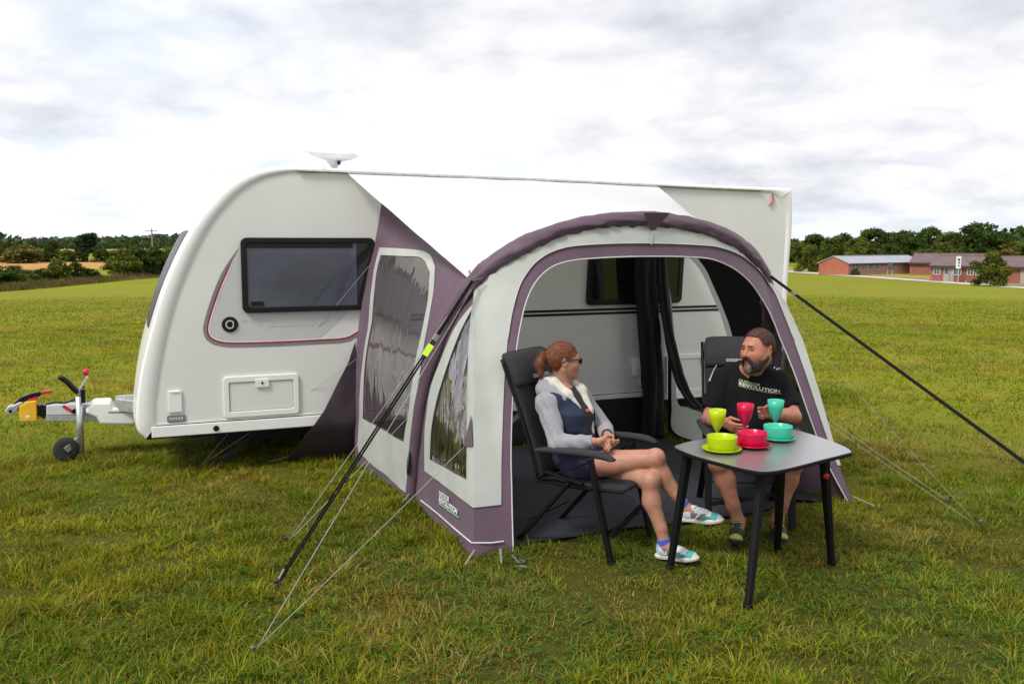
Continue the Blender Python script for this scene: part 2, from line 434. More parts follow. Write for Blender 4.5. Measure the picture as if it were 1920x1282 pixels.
ground = put('ground', Vg, Fg, M_field, smooth=True, origin=(0, 0, 0)); tag(ground, kind='structure')

def sheet(name, near, far, m, lift, n=40):
    a = resample(np.array(near), n); b = resample(np.array(far), n); V = []
    for k in range(5):
        t = k / 4; P = a + (b - a) * t
        for p in P: V.append((p[0], p[1], hz(p[0], p[1]) + lift))
    F = [(k * n + i, k * n + i + 1, (k + 1) * n + i + 1, (k + 1) * n + i) for k in range(4) for i in range(n - 1)]
    return tag(put(name, V, F, m), kind='structure')
M_straw = mat('ripe_straw', (.42, .23, .075), .95, var=.2, vscale=.15, spec=.1)
M_far = mat('far_pasture', (.30, .22, .085), .95, var=.25, vscale=.02, spec=.1)
M_far2 = mat('far_meadow', (.12, .15, .03), .95, var=.25, vscale=.02, spec=.1)
sheet('stubble_field', [T(u, v)[:2] for u, v in ((-420, 505.5), (-100, 506), (100, 506), (420, 503))], [T(u, v)[:2] for u, v in ((-420, 487), (-100, 486), (100, 486), (420, 484))], M_straw, .06)
sheet('far_field', [T(u, v)[:2] for u, v in ((-300, 472), (420, 470))], [T(u, v)[:2] for u, v in ((-300, 465), (420, 464))], M_far, .3)
M_road = mat('pale_tarmac', (.46, .44, .42), .9, var=.08, vscale=.5)
road_px = [(1100, 486), (1300, 498), (1484, 509.5), (1640, 520), (1800, 531.5), (1920, 539.5), (2150, 556)]
sheet('road', [T(u, v + 1.8)[:2] for u, v in road_px], [T(u, v - 1.3)[:2] for u, v in road_px], M_road, .05)
M_verge = mat('dry_verge', (.26, .215, .06), .95, var=.3, vscale=.3, spec=.1)
sheet('verge', [T(u, v - 2.2)[:2] for u, v in road_px], [T(u, v - 8 - (u - 1484) * .004)[:2] for u, v in road_px], M_verge, .04)

# ---------------------------------------------------------------- grass blades
def blades(name, n_try, dmin, dmax, hmin, hmax, w, half, seed, keep=None, seg=2, fade=0.0, up=0.0, cl=1.0, tufts=0, bright=1.0):
    r = np.random.default_rng(seed)
    u = r.uniform(0, 1, n_try); d = np.sqrt(dmin ** 2 + u * (dmax ** 2 - dmin ** 2)); a = r.uniform(-half, half, n_try)
    x, y = d * np.sin(a), d * np.cos(a); tx = ty = tc = None
    if tufts:
        ut = r.uniform(0, 1, tufts); dt = np.sqrt(dmin ** 2 + ut * (dmax ** 2 - dmin ** 2)); at = r.uniform(-half, half, tufts); cx, cy = dt * np.sin(at), dt * np.cos(at)
        ti = r.integers(0, tufts, n_try); loose = r.uniform(0, 1, n_try) < .38; sp = r.gamma(2.0, .014, n_try) * (.5 + vnoise(cx, cy, 3.3, 77)[ti] * 1.3); an = r.uniform(0, 2 * math.pi, n_try)
        x = np.where(loose, x, cx[ti] + sp * np.cos(an)); y = np.where(loose, y, cy[ti] + sp * np.sin(an)); tdir = np.where(loose, np.nan, an); thh = np.where(loose, .75, r.uniform(.6, 1.5, tufts)[ti]); tcol = np.where(loose, 1.0, r.uniform(.72, 1.3, tufts)[ti]); thue = np.where(loose, 0, r.normal(0, .12, tufts)[ti]); d = np.hypot(x, y)
    clump = .5 * vnoise(x + .05 * vnoise(x, y, 9, 5), y, 5.2, 11) + .3 * vnoise(x, y, 2.0, 12) + .2 * vnoise(x, y, 12., 13)
    clump = np.clip((clump - .28) / .45, 0, 1)
    clump = clump * cl + .62 * (1 - cl)
    k = r.uniform(0, 1, n_try) < (.42 + .75 * clump) * (1 - fade * sstep(dmin, dmax, d))
    ab_a = (x - O0[0]) * Av[0] + (y - O0[1]) * Av[1]; ab_b = (x - O0[0]) * Bv[0] + (y - O0[1]) * Bv[1]
    k &= ~((ab_a > -.02) & (ab_a < 2.86) & (ab_b > .07) & (ab_b < 2.62))
    if keep is not None: k &= keep(x, y, ab_a, ab_b)
    x, y, clump = x[k], y[k], clump[k]; n = len(x)
    if tufts: tdir, thh, tcol, thue = tdir[k], thh[k], tcol[k], thue[k]
    big = vnoise(x, y, .55, 21); mid = vnoise(x, y, 1.7, 22); fine = vnoise(x, y, 5.0, 23); dry = vnoise(x, y, .9, 25) * .6 + vnoise(x, y, 3.1, 26) * .4
    h = (hmin + (hmax - hmin) * r.beta(2, 2.4, n)) * (.42 + .95 * clump)
    # base colours of living, yellowing and dead blades
    pal = np.array([(.098, .180, .007), (.165, .210, .009), (.220, .212, .012), (.054, .105, .006), (.33, .255, .072), (.19, .115, .030)])
    t = r.uniform(0, 1, n); s = np.clip(.5 * big + .35 * mid + .25 * fine, 0, 1)
    idx = np.where(t < .42 - .35 * s, 0, np.where(t < .70 - .15 * s, 1, 2)); idx = np.where((r.uniform(0, 1, n) < .16), 3, idx)
    pd = np.clip((dry - .48) * 2.2, .03, .62)
    idx = np.where(r.uniform(0, 1, n) < pd, np.where(r.uniform(0, 1, n) < .6, 4, 5), idx)
    hue = (vnoise(x, y, 1.1, 41) - .5) * .5
    col = pal[idx] * r.uniform(.75, 1.25, (n, 1)) * (.72 + .56 * mid[:, None]) * np.stack([1 + hue, 1 + .15 * hue, 1 - hue], 1) * bright
    aa_ = ab_a[k]; bb_ = ab_b[k]; trod = sstep(1.9, .5, np.hypot((aa_ - 1.35) / 1.35, (bb_ + .55) / .9)); h = h * (.92 - .36 * trod)      # trodden round the table and chairs
    flat = r.uniform(0, 1, n) < .22 + .25 * trod; h = np.where(flat, h * 1.5, h); col = np.where(flat[:, None], .6 * col + .4 * np.array((.27, .23, .05)), col)
    th = r.uniform(0, 2 * math.pi, n)
    if tufts:
        th = np.where(np.isnan(tdir), th, tdir + r.normal(0, .5, n)); h = h * thh; col = col * tcol[:, None] * np.stack([1 + thue, 1 + 0 * thue, 1 - thue], 1)
    lean = np.where(flat, r.uniform(1.0, 1.8, n), r.gamma(2.2, .33, n) + .2); ph = th + r.normal(0, .5, n)
    wd = np.stack([-np.sin(ph), np.cos(ph), 0 * ph], 1); ld = np.stack([np.cos(th), np.sin(th), 0 * th], 1)
    base = np.stack([x, y, hz(x, y) - .005], 1); ww = (w * r.uniform(.6, 1.4, n))[:, None]
    lv = [0, .5, 1] if seg == 2 else [0, 1]; rows = []
    for q in lv:
        cz = h * (q - .28 * q * q * np.minimum(lean, 1.6)); cx = h * lean * (q ** 1.6) * .75
        c = base + ld * cx[:, None]; c[:, 2] += np.maximum(cz, .012 * q)
        if q < 1: rows += [c - wd * ww * (1 - .45 * q), c + wd * ww * (1 - .45 * q)]
        else: rows += [c]
    k = len(rows); V = np.stack(rows, 1).reshape(-1, 3); o = np.arange(n)[:, None] * k
    tri = np.array([(0, 1, 3), (0, 3, 2), (2, 3, 4)]) if seg == 2 else np.array([(0, 1, 2)])
    F = (o[:, None, :] + tri[None]).reshape(-1, 3)
    o_ = put(name, V, F, M_blade, col=np.repeat(col, k, 0), origin=(0, 0, 0), smooth=up > 0)
    if up:
        nv = np.zeros((len(V), 3), np.float32); nv[:, 2] = up; nv[:, :2] = np.repeat(ld[:, :2] * r.uniform(-.6, .6, (n, 1)), k, 0); nv /= np.linalg.norm(nv, axis=1)[:, None]
        o_.data.normals_split_custom_set_from_vertices(nv)
    return o_
M_blade = mat('grass_blade', (.1, .15, .02), .75, attr='Col', var=.0, trans=.32, spec=.06)
HA = rad(41)
tag(blades('near_grass', 400000, 3.0, 9.0, .030, .088, .0028, HA, 1, tufts=15000), 'tufty olive green meadow grass with dry straw patches around the awning', 'grass', kind='stuff')
tag(blades('field_grass', 330000, 9.0, 24.0, .03, .085, .0065, HA, 2, seg=1, cl=.6, bright=1.12), 'short yellow green grass of the open field behind the caravan', 'grass', kind='stuff')
tag(blades('distant_grass', 420000, 24.0, 52.0, .03, .075, .013, HA, 3, seg=1, fade=1.0, cl=.4, bright=1.12), 'yellow green grass far out on the open field', 'grass', kind='stuff')

# clover and small broad-leaved weeds between the blades
def clover(n=26000):
    r = np.random.default_rng(51); u = r.uniform(0, 1, n); d = np.sqrt(9 + u * (64 - 9)); a = r.uniform(-HA, HA, n); x, y = d * np.sin(a), d * np.cos(a)
    m = vnoise(x, y, .8, 61) * .6 + vnoise(x, y, 2.7, 62) * .4; k = m > .56
    aa = (x - O0[0]) * Av[0] + (y - O0[1]) * Av[1]; bb = (x - O0[0]) * Bv[0] + (y - O0[1]) * Bv[1]; k &= ~((aa > -.05) & (aa < 2.9) & (bb > .0) & (bb < 2.62))
    x, y = x[k], y[k]; n = len(x); z = r.uniform(.012, .045, n); s = r.uniform(.006, .013, n); th = r.uniform(0, 6.28, n); V = []; 
    for j in range(3):
        t = th + j * 2.094; c = np.stack([np.cos(t), np.sin(t), r.normal(0, .25, n)], 1); w = np.stack([-np.sin(t), np.cos(t), 0 * t], 1); o = np.stack([x, y, z], 1)
        V.append(np.stack([o, o + (c * .9 + w * .55) * s[:, None], o + c * 1.5 * s[:, None], o + (c * .9 - w * .55) * s[:, None]], 1))
    V = np.stack(V, 1).reshape(-1, 3); col = np.array((.055, .135, .018)) * r.uniform(.7, 1.4, (n, 1))
    tag(put('clover', V, np.arange(len(V)).reshape(-1, 4), M_blade, col=np.repeat(col, 12, 0), origin=(0, 0, 0)), 'small dark green clover leaves scattered through the near grass', 'clover', kind='stuff')
clover()

# ================================================================ TREES, HEDGES, BUILDINGS BEHIND
M_leaf = mat('foliage', (.06, .09, .02), .8, attr='Col', var=.15, vscale=.6, trans=.25, spec=.1)
M_bark = mat('bark', (.07, .055, .04), .95, bump=.5, bscale=6)
def crown_mesh(seed, shape, nl=2600, leaf=.05, base=(.05, .085, .018), var=.35, low=.16):
    """unit-high crown of leaf cards gathered in clumps through an uneven volume"""
    r = np.random.default_rng(seed); cl = []
    nc = {'oak': 46, 'bush': 52, 'pine': 30, 'poplar': 36}[shape]
    for i in range(nc):
        a = r.uniform(0, 2 * math.pi); t = r.uniform(0, 1)
        if shape == 'oak': z = low + .16 + (.80 - low - .04) * t; R = .40 * math.sqrt(max(.05, 1 - (2 * t - .85) ** 2 * .75)) * r.uniform(.55, 1.08); s = r.uniform(.09, .155)
        elif shape == 'bush': z = .06 + .78 * t; R = .52 * math.sqrt(max(.05, 1 - t ** 2.6)) * r.uniform(.35, 1.05); s = r.uniform(.10, .19)
        elif shape == 'pine': z = .30 + .62 * t; R = .30 * (1 - .55 * t) * r.uniform(.3, 1.2); s = r.uniform(.08, .15)
        else: z = .18 + .74 * t; R = .17 * math.sqrt(max(.08, 1 - (1.6 * t - .7) ** 2)) * r.uniform(.4, 1.1); s = r.uniform(.07, .12)
        cl.append((R * math.cos(a), R * math.sin(a), z, s, r.uniform(1 - var, 1 + var), r.uniform(-.25, .35)))
    cl = np.array(cl); w = cl[:, 3] ** 2; ci = r.choice(len(cl), nl, p=w / w.sum()); C = cl[ci]
    d = r.normal(0, 1, (nl, 3)); d /= np.linalg.norm(d, axis=1)[:, None]; d[:, 2] = d[:, 2] * .8 + .12
    P = C[:, :3] + d * (C[:, 3] * r.uniform(.45, 1.12, nl) ** .7)[:, None]
    nrm = d + r.normal(0, .55, (nl, 3)); nrm /= np.linalg.norm(nrm, axis=1)[:, None]
    up = r.normal(0, 1, (nl, 3)); t1 = np.cross(nrm, up); t1 /= np.linalg.norm(t1, axis=1)[:, None]; t2 = np.cross(nrm, t1)
    s = (leaf * r.uniform(.55, 1.35, nl))[:, None]
    V = np.stack([P - t1 * s, P + t2 * s * .6, P + t1 * s, P - t2 * s * .6], 1).reshape(-1, 3)
    b = np.array(base); col = b * C[:, 4:5] * r.uniform(.8, 1.2, (nl, 1)); col[:, 0] *= 1 + C[:, 5]; 
    me = mesh_np('crown', V, np.arange(nl * 4).reshape(-1, 4), False, np.repeat(col, 4, 0)); me.materials.append(M_leaf); return me
def trunk_mesh(seed, low=.2, thick=.028):
    r = np.random.default_rng(seed); mb = MB(); z = np.linspace(0, .62, 8)
    x = np.cumsum(r.normal(0, .006, 8)); mb.tube(np.stack([x, x * .4, z], 1), np.linspace(thick, thick * .35, 8), 7)
    for i in range(7):
        a = r.uniform(0, 6.28); z0 = r.uniform(low, .55); L = r.uniform(.15, .32)
        p = np.array([[math.cos(a) * L * q, math.sin(a) * L * q, z0 + L * .8 * q ** 1.3] for q in np.linspace(0, 1, 5)]); mb.tube(p, np.linspace(thick * .45, thick * .12, 5), 5)
    me = mesh_np('trunk', np.array(mb.V), mb.F, True); me.materials.append(M_bark); return me
GREENS = {'oak': (.050, .080, .016), 'oak2': (.088, .118, .018), 'oak3': (.125, .130, .022), 'bush': (.040, .066, .011), 'bush2': (.090, .115, .016), 'pine': (.028, .052, .018), 'dry': (.12, .115, .03)}
VAR = {}
def variant(shape, tone, k):
    key = (shape, tone, k)
    if key not in VAR:
        sd = 100 + len(VAR) * 7
        VAR[key] = (crown_mesh(sd, shape, 3600 if shape != 'bush' else 4200, .036 if shape != 'bush' else .04, GREENS[tone]), trunk_mesh(sd + 1, .1 if shape == 'bush' else .22, .02 if shape == 'bush' else .028))
    return VAR[key]
def tree(name, label, shape, tone, k, pos, h, wide, rz, group, cat='tree'):
    cm, tm = variant(shape, tone, k)
    o = root(name, label, cat, pos, rz, group)
    for nm, me in (('trunk', tm), ('crown', cm)):
        c = bpy.data.objects.new(nm, me); COL.objects.link(c); c.parent = o; c.scale = (wide, wide, h)
    return o
def tree_px(name, label, shape, tone, k, u, vtop, hw, Y, group, cat='tree', base=None):
    """foot on the ground at forward distance Y; height and spread from the outline in the picture"""
    if base is not None: Y = T(u, base)[1]
    p = atY(u, vtop, Y); x = p[0]; z0 = hz(x, Y); h = (p[2] - z0) / .97
    rx = {'oak': .46, 'bush': .60, 'pine': .36, 'poplar': .22}[shape]
    wide = hw / FPX * Y / rx
    return tree(name, label, shape, tone, k, (x, Y, z0 - .05), h, wide, (u * 1.37) % 6.28, group, cat)
gW = 'wood behind the brick huts'
for (u, vt, hw, Y, tone, lab) in [
    (1497, 455, 20, 215, 'oak2', 'small green tree just right of the caravan rear edge, behind the field'),
    (1528, 441, 26, 235, 'oak', 'dark round tree above the left end of the slate roof'),
    (1562, 445, 24, 228, 'oak2', 'mid green tree over the left brick gable, second in the wood'),
    (1585, 439, 22, 250, 'oak', 'dark tree crown peeping up behind the left brick gable'),
    (1608, 446, 24, 222, 'oak2', 'mid green tree at the start of the tall part of the wood'),
    (1638, 431, 34, 245, 'oak', 'broad dark tree with the flat top, left summit of the wood'),
    (1672, 438, 30, 225, 'oak', 'dark tree right of the flat topped one behind the slate roof'),
    (1703, 434, 30, 240, 'oak', 'dark tree in the middle of the wood above the red gable'),
    (1744, 429, 28, 250, 'oak', 'tall dark tree left of the big oak, second summit of the wood'),
    (1778, 437, 28, 245, 'oak2', 'green tree filling the gap left of the big round oak'),
    (1845, 420, 46, 215, 'oak', 'biggest round dark oak standing above the brown roofs'),
    (1898, 452, 32, 225, 'oak3', 'yellow green tree right of the big oak'),
    (1940, 448, 36, 235, 'oak2', 'green tree at the right edge of the picture'),
    (1990, 446, 40, 230, 'oak', 'dark tree past the right edge of the wood')]:
    tree_px('oak_tree', lab, 'oak', tone, int(u) % 2, u, vt, hw, Y, gW)
gB = 'shrubs along the huts'
for (u, vt, hw, Y, tone, lab) in [
    (1519, 456, 24, 168, 'bush2', 'big rounded green shrub left of the brick huts beside the road'),
    (1552, 470, 16, 172, 'bush', 'small dark shrub tucked against the left brick gable'),
    (1620, 452, 36, 200, 'bush2', 'wide light green shrub behind the slate roof'),
    (1668, 456, 30, 198, 'bush', 'dark shrub behind the right part of the slate roof'),
    (1728, 468, 30, 196, 'bush2', 'low green shrub behind the red gable top'),
    (1768, 454, 34, 200, 'bush2', 'yellow green shrub behind the brown roof, left of the oak'),
    (1812, 462, 28, 190, 'bush', 'dark shrub below the left side of the big oak'),
    (1890, 466, 34, 200, 'dry', 'dry brownish shrub behind the brown roof right of the oak'),
    (1604, 503, 10, 150, 'bush2', 'tiny shrub at the foot of the left brick gable'),
    (1860, 472, 36, 112, 'bush2', 'dark leafy tree standing in front of the right brick hut')]:
    tree_px('shrub', lab, 'bush', tone, int(u) % 2, u, vt, hw, Y, gB, 'shrub')
gL = 'field hedge on the left'
for (u, vt, hw, Y, tone, lab) in [
    (-40, 492, 60, 540, 'bush', 'dark hedge bush cut by the left edge of the picture'),
    (22, 497, 34, 534, 'bush2', 'green hedge bush second from the left edge'),
    (75, 503, 24, 530, 'bush', 'low hedge bush left of the gap with the stubble field'),
    (108, 487, 26, 529, 'bush2', 'taller pale topped hedge bush below the round pine'),
    (144, 490, 20, 527, 'bush', 'narrow dark hedge bush right of the pale topped one'),
    (172, 503, 18, 525, 'bush', 'low hedge bush before the tall dark hedge'),
    (228, 466, 32, 521, 'bush2', 'tall green hedge bush at the left end of the tall hedge'),
    (258, 462, 30, 519, 'bush', 'tall dark hedge bush just left of the power pole'),
    (290, 463, 28, 517, 'bush', 'tall dark hedge bush below the power pole'),
    (322, 461, 30, 515, 'bush2', 'hedge bush next to the caravan nose'),
    (362, 460, 34, 513, 'bush', 'hedge bush hidden by the caravan nose except its edge')]:
    tree_px('hedge_bush', lab, 'bush', tone, int(u) % 2, u, vt, hw * 1.25, 0, gL, 'hedge bush', base=Y)
for (u, vt, hw, Y, shape, tone, lab) in [
    (162, 439, 24, 262, 'pine', 'pine', 'dark windswept pine standing alone above the stubble field'),
    (97, 451, 14, 268, 'oak', 'oak', 'small dark tree left of the lone pine'),
    (14, 453, 12, 270, 'oak', 'oak', 'small tree on the skyline near the left edge'),
    (352, 432, 15, 150, 'oak', 'oak', 'small tree half hidden behind the top of the caravan nose'),
    (40, 458, 40, 240, 'bush', 'dry', 'pale olive bush beyond the stubble field on the left'),
    (-15, 462, 34, 250, 'bush', 'bush', 'dark bush beyond the stubble field at the left edge'),
    (78, 468, 26, 255, 'bush', 'bush', 'dark low bush between the pale bush and the pine'),
    (120, 468, 24, 258, 'bush', 'bush2', 'low green bush left of the pine foot'),
    (148, 470, 20, 256, 'bush', 'bush', 'dark low bush at the pine foot'),
    (190, 466, 22, 256, 'bush', 'bush', 'dark bush right of the pine foot'),
    (215, 469, 20, 258, 'bush', 'bush2', 'green bush between the pine and the tall hedge')]:
    tree_px('hedge_tree' if shape != 'pine' else 'pine_tree', lab, shape, tone, 3, u, vt, hw, Y, 'trees beyond the stubble field', 'tree' if shape != 'bush' else 'shrub')

# far woods on the skyline: one mass
def far_wood(name, label, pts, hgt, seed, tone, n=2200, leaf=1.6):
    r = np.random.default_rng(seed); P = resample(np.array(pts), 200); t = r.integers(0, 200, n)
    x = P[t, 0] + r.normal(0, 6, n); y = P[t, 1] + r.normal(0, 9, n); H = hgt * (.45 + 1.1 * vnoise(x, y, .03, seed) * vnoise(x, y, .011, seed + 1) * 1.6)
    z = hz(x, y) + H * r.uniform(0, 1, n) ** .8; c = np.stack([x, y, z], 1)
    nr = r.normal(0, 1, (n, 3)); nr[:, 2] += .4; nr /= np.linalg.norm(nr, axis=1)[:, None]; t1 = np.cross(nr, r.normal(0, 1, (n, 3))); t1 /= np.linalg.norm(t1, axis=1)[:, None]; t2 = np.cross(nr, t1)
    s = (leaf * r.uniform(.6, 1.4, n))[:, None]; V = np.stack([c - t1 * s, c + t2 * s * .7, c + t1 * s, c - t2 * s * .7], 1).reshape(-1, 3)
    col = np.array(tone) * r.uniform(.7, 1.3, (n, 1))
    tag(put(name, V, np.arange(n * 4).reshape(-1, 4), M_leaf, col=np.repeat(col, 4, 0)), label, 'woodland', kind='stuff')
far_wood('far_hedgerow', 'distant dark green hedgerows along the left skyline', [T(-500, 468)[:2], T(60, 468)[:2], T(420, 467)[:2]], 7, 5, (.05, .08, .025), 5000, 1.7)
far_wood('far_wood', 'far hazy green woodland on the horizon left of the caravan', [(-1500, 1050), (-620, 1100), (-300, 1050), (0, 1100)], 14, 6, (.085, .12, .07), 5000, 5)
far_wood('skyline_wood', 'dark woodland mass closing the view behind the oaks', [(70, 262), (120, 262), (190, 255), (260, 240)], 9.5, 8, (.04, .07, .016), 9000, 1.0)

# rough strip along the foot of the left hedge
def rough_strip():
    r = np.random.default_rng(9); n = 26000
    a = resample(np.array([T(u, v)[:2] for u, v in ((-260, 566), (-60, 551), (60, 543), (150, 535), (240, 526), (330, 518))]), 300)
    nr = np.array([-.75, .65]); t = r.uniform(0, 299, n); i = t.astype(int); P = a[i] + (a[np.minimum(i + 1, 299)] - a[i]) * (t - i)[:, None]
    off = r.uniform(0, 7, n) ** 1.0; x = P[:, 0] + nr[0] * off; y = P[:, 1] + nr[1] * off
    h = (.35 + .9 * vnoise(x, y, .35, 31)) * r.uniform(.5, 1.2, n) * np.clip(.35 + off / 4, 0, 1); th = r.uniform(0, 6.28, n); w = .05
    b = np.stack([x, y, hz(x, y) - .02], 1); wd = np.stack([np.cos(th), np.sin(th), 0 * th], 1) * w; tip = b + np.stack([r.normal(0, .15, n), r.normal(0, .15, n), h], 1)
    V = np.stack([b - wd, b + wd, tip], 1).reshape(-1, 3)
    s = vnoise(x, y, .22, 33); pal = np.array([(.21, .115, .05), (.11, .12, .03), (.065, .085, .02), (.24, .17, .075)])
    idx = np.where(s > .55, r.choice([0, 3, 1], n), r.choice([1, 2, 0], n)); col = pal[idx] * r.uniform(.75, 1.25, (n, 1))
    tag(put('rough_grass', V, np.arange(n * 3).reshape(-1, 3), M_leaf, col=np.repeat(col, 3, 0)), 'reddish brown uncut grass and weeds along the foot of the left hedge', 'rough grass', kind='stuff')
rough_strip()

# power pole
p = T(287, 492.0); pz = hz(*p[:2]); hp = atY(287, 424, p[1])[2] - pz
ro = root('power_pole', 'wooden power pole with cross arm behind the left hedge', 'power pole', (p[0], p[1], pz))
M_pole = mat('weathered_pole', (.22, .20, .18), .9); M_ins = mat('insulator', (.4, .38, .36), .4)
MB().tube([(p[0], p[1], pz), (p[0], p[1], pz + hp * .93)], [.23, .17], 10).put('post', M_pole, ro)
aw = 11 / FPX * p[1] / 1.0
MB().box((p[0], p[1] - .2, pz + hp * .865), (aw, .09, .12)).put('cross_arm', M_pole, ro)
for dx in (-.85, 0, .85):
    zz = pz + hp * (.90 if dx else .95)
    MB().lathe((p[0] + dx * aw, p[1] - .2, zz), [(.05, 0), (.13, .06), (.07, .14), (.13, .2), (.05, .3)], 8).put('insulator', M_ins, ro)

# ---------------------------------------------------------------- brick huts
def brick_mat(name, c1, c2):
    m = bpy.data.materials.new(name); m.use_nodes = True; N, L = m.node_tree.nodes, m.node_tree.links; b = N['Principled BSDF']; b.inputs['Roughness'].default_value = .92
    t = N.new('ShaderNodeTexCoord'); br = N.new('ShaderNodeTexBrick'); br.inputs['Scale'].default_value = 4.4
    br.inputs['Color1'].default_value = (*c1, 1); br.inputs['Color2'].default_value = (*c2, 1); br.inputs['Mortar'].default_value = (.42, .22, .15, 1); br.inputs['Mortar Size'].default_value = .012
    mp = N.new('ShaderNodeMapping'); mp.inputs['Rotation'].default_value = (rad(90), 0, 0); L.new(t.outputs['Object'], mp.inputs[0]); L.new(mp.outputs[0], br.inputs['Vector'])
    nz = N.new('ShaderNodeTexNoise'); nz.inputs['Scale'].default_value = .8; nz.inputs['Detail'].default_value = 4; L.new(t.outputs['Object'], nz.inputs['Vector'])
    mr = N.new('ShaderNodeMapRange'); mr.inputs['To Min'].default_value = .7; mr.inputs['To Max'].default_value = 1.3; L.new(nz.outputs[0], mr.inputs[0])
    s = N.new('ShaderNodeVectorMath'); s.operation = 'SCALE'; L.new(br.outputs[0], s.inputs[0]); L.new(mr.outputs[0], s.inputs['Scale']); L.new(s.outputs[0], b.inputs['Base Color']); return m
M_brick = brick_mat('red_brick', (.41, .120, .066), (.34, .095, .056)); M_brick2 = brick_mat('pink_brick', (.42, .25, .20), (.36, .20, .16)); M_brick3 = brick_mat('dark_brick', (.26, .085, .06), (.22, .07, .05))
M_slate = mat('blue_slate', (.30, .31, .36), .55, var=.12, vscale=1.2, bump=.3, bscale=5); M_btile = mat('brown_roof', (.13, .085, .085), .8, var=.2, vscale=1.0, bump=.3, bscale=5)
M_fascia = mat('dark_fascia', (.035, .028, .03), .7); M_wfr = mat('hut_white_paint', (.46, .44, .42), .6); M_glassd = mat('hut_glass', (.08, .09, .10), .12, spec=.8); M_rend = mat('hut_render', (.33, .31, .27), .9)
def hut(name, label, P0, xd, length, depth, hw_, hr, mw_gable, mw_long, m_roof, wins=(), over=.35, panels=(), doors=()):
    """P0: ground corner of gable and long wall; xd: long wall direction. gable along the depth direction"""
    xd = np.array([xd[0], xd[1], 0.]); xd /= np.linalg.norm(xd); yd = np.array([-xd[1], xd[0], 0]); z = np.array([0, 0, 1.]); P0 = np.array(P0, float)
    ro = root(name, label, 'building', P0)
    def q(a, b, c): return P0 + xd * a + yd * b + z * c
    g = [q(0, 0, -.6), q(0, depth, -.6), q(0, depth, hw_), q(0, depth / 2, hr), q(0, 0, hw_)]
    MB().extr(g, xd * .3).put('gable_wall', mw_gable, ro, fixn=True)
    g2 = [p + xd * (length - .3) for p in g]; MB().extr(g2, xd * .3).put('gable_wall', mw_gable, ro, fixn=True)
    MB().extr([q(.3, 0, -.6), q(length - .3, 0, -.6), q(length - .3, 0, hw_), q(.3, 0, hw_)], yd * .3).put('long_wall', mw_long, ro, fixn=True)
    MB().extr([q(.3, depth - .3, -.6), q(length - .3, depth - .3, -.6), q(length - .3, depth - .3, hw_), q(.3, depth - .3, hw_)], yd * .3).put('long_wall', mw_long, ro, fixn=True)
    s = (hr - hw_) / (depth / 2)
    for sg in (0, 1):
        e = -over if sg == 0 else depth + over; ez = hw_ - s * over + .02
        MB().extr([q(-.15, e, ez), q(length + .15, e, ez), q(length + .15, depth / 2, hr + .05), q(-.15, depth / 2, hr + .05)], z * .14).put('roof_slope', m_roof, ro, fixn=True)
    MB().box(q(length / 2, depth / 2, hr + .2), (length / 2 + .2, .16, .06), (xd, yd, z)).put('ridge', m_roof, ro)
    MB().box(q(length / 2, -over - .03, hw_ - s * over - .04), (length / 2 + .15, .04, .14), (xd, yd, z)).put('gutter', M_fascia, ro)
    for (a, w, z0, z1) in panels: MB().box(q(a, -.02, (z0 + z1) / 2), (w / 2, .03, (z1 - z0) / 2), (xd, yd, z)).put('render_panel', M_rend, ro)
    for (a, w, z0, z1) in wins:
        f = MB()
        for (ca, cz, ha, hz_) in ((a, z0, w / 2, .06), (a, z1, w / 2, .06), (a - w / 2, (z0 + z1) / 2, .06, (z1 - z0) / 2), (a + w / 2, (z0 + z1) / 2, .06, (z1 - z0) / 2), (a, (z0 + z1) / 2, .04, (z1 - z0) / 2), (a, z0 + (z1 - z0) * .62, w / 2, .035)):
            f.box(q(ca, -.05, cz), (ha, .05, hz_), (xd, yd, z))
        wo_ = f.put('window', M_wfr, ro)
        MB().box(q(a, -.035, (z0 + z1) / 2), (w / 2 - .03, .02, (z1 - z0) / 2 - .03), (xd, yd, z)).put('pane', M_glassd, wo_)
    for (a, w, z1) in doors:
        d_ = MB().box(q(a, -.05, z1 / 2), (w / 2, .05, z1 / 2), (xd, yd, z)).put('door', M_rend, ro)
        MB().box(q(a, -.11, z1 * .72), (w * .3, .012, z1 * .17), (xd, yd, z)).put('pane', M_glassd, d_)
    return ro
def gp(u, Y): 
    x = atY(u, 520, Y)[0]; return np.array([x, Y, hz(x, Y)])
# hut with the slate roof: near gable end at the left
a, b = gp(1590, 150), gp(1690, 158)
hh = atY(1590, 494, 150)[2] - a[2]; hrr = atY(1560, 482, 152)[2] - a[2]
hut('brick_hut', 'low brick hut with long blue grey slate roof left of the red gable', a, (b - a)[:2], np.linalg.norm((b - a)[:2]) + 6, 6.0, hh, hrr, M_brick, M_brick2, M_slate,
    wins=[(2.4 + 1.75 * k, 1.25, hh - 1.05, hh - .25) for k in range(4)])
# hut with the brown roof: red gable facing the field
a2 = gp(1744, 127); b2 = gp(1960, 117); hh2 = atY(1744, 498, 127)[2] - a2[2]; hr2 = atY(1712, 481, 131)[2] - a2[2]
L2 = np.linalg.norm((b2 - a2)[:2])
hut('brick_hut', 'brick hut with red gable end, brown roof and a row of white windows', a2, (b2 - a2)[:2], L2, 7.6, hh2, hr2, M_brick, M_brick3, M_btile,
    wins=[(.9, .85, 1.0, hh2 - .3), (3.6, 1.0, 1.0, hh2 - .3), (5.3, .8, 1.0, hh2 - .3), (6.5, 1.0, 1.0, hh2 - .3), (13.6, 1.0, 1.0, hh2 - .3), (15.3, .8, 1.0, hh2 - .3)],
    panels=[(2.9, .5, 0, hh2 - .2), (8.3, 1.6, 0, hh2 - .2), (12.3, 1.6, 0, hh2 - .2)], doors=[(2.2, .8, 2.05)])
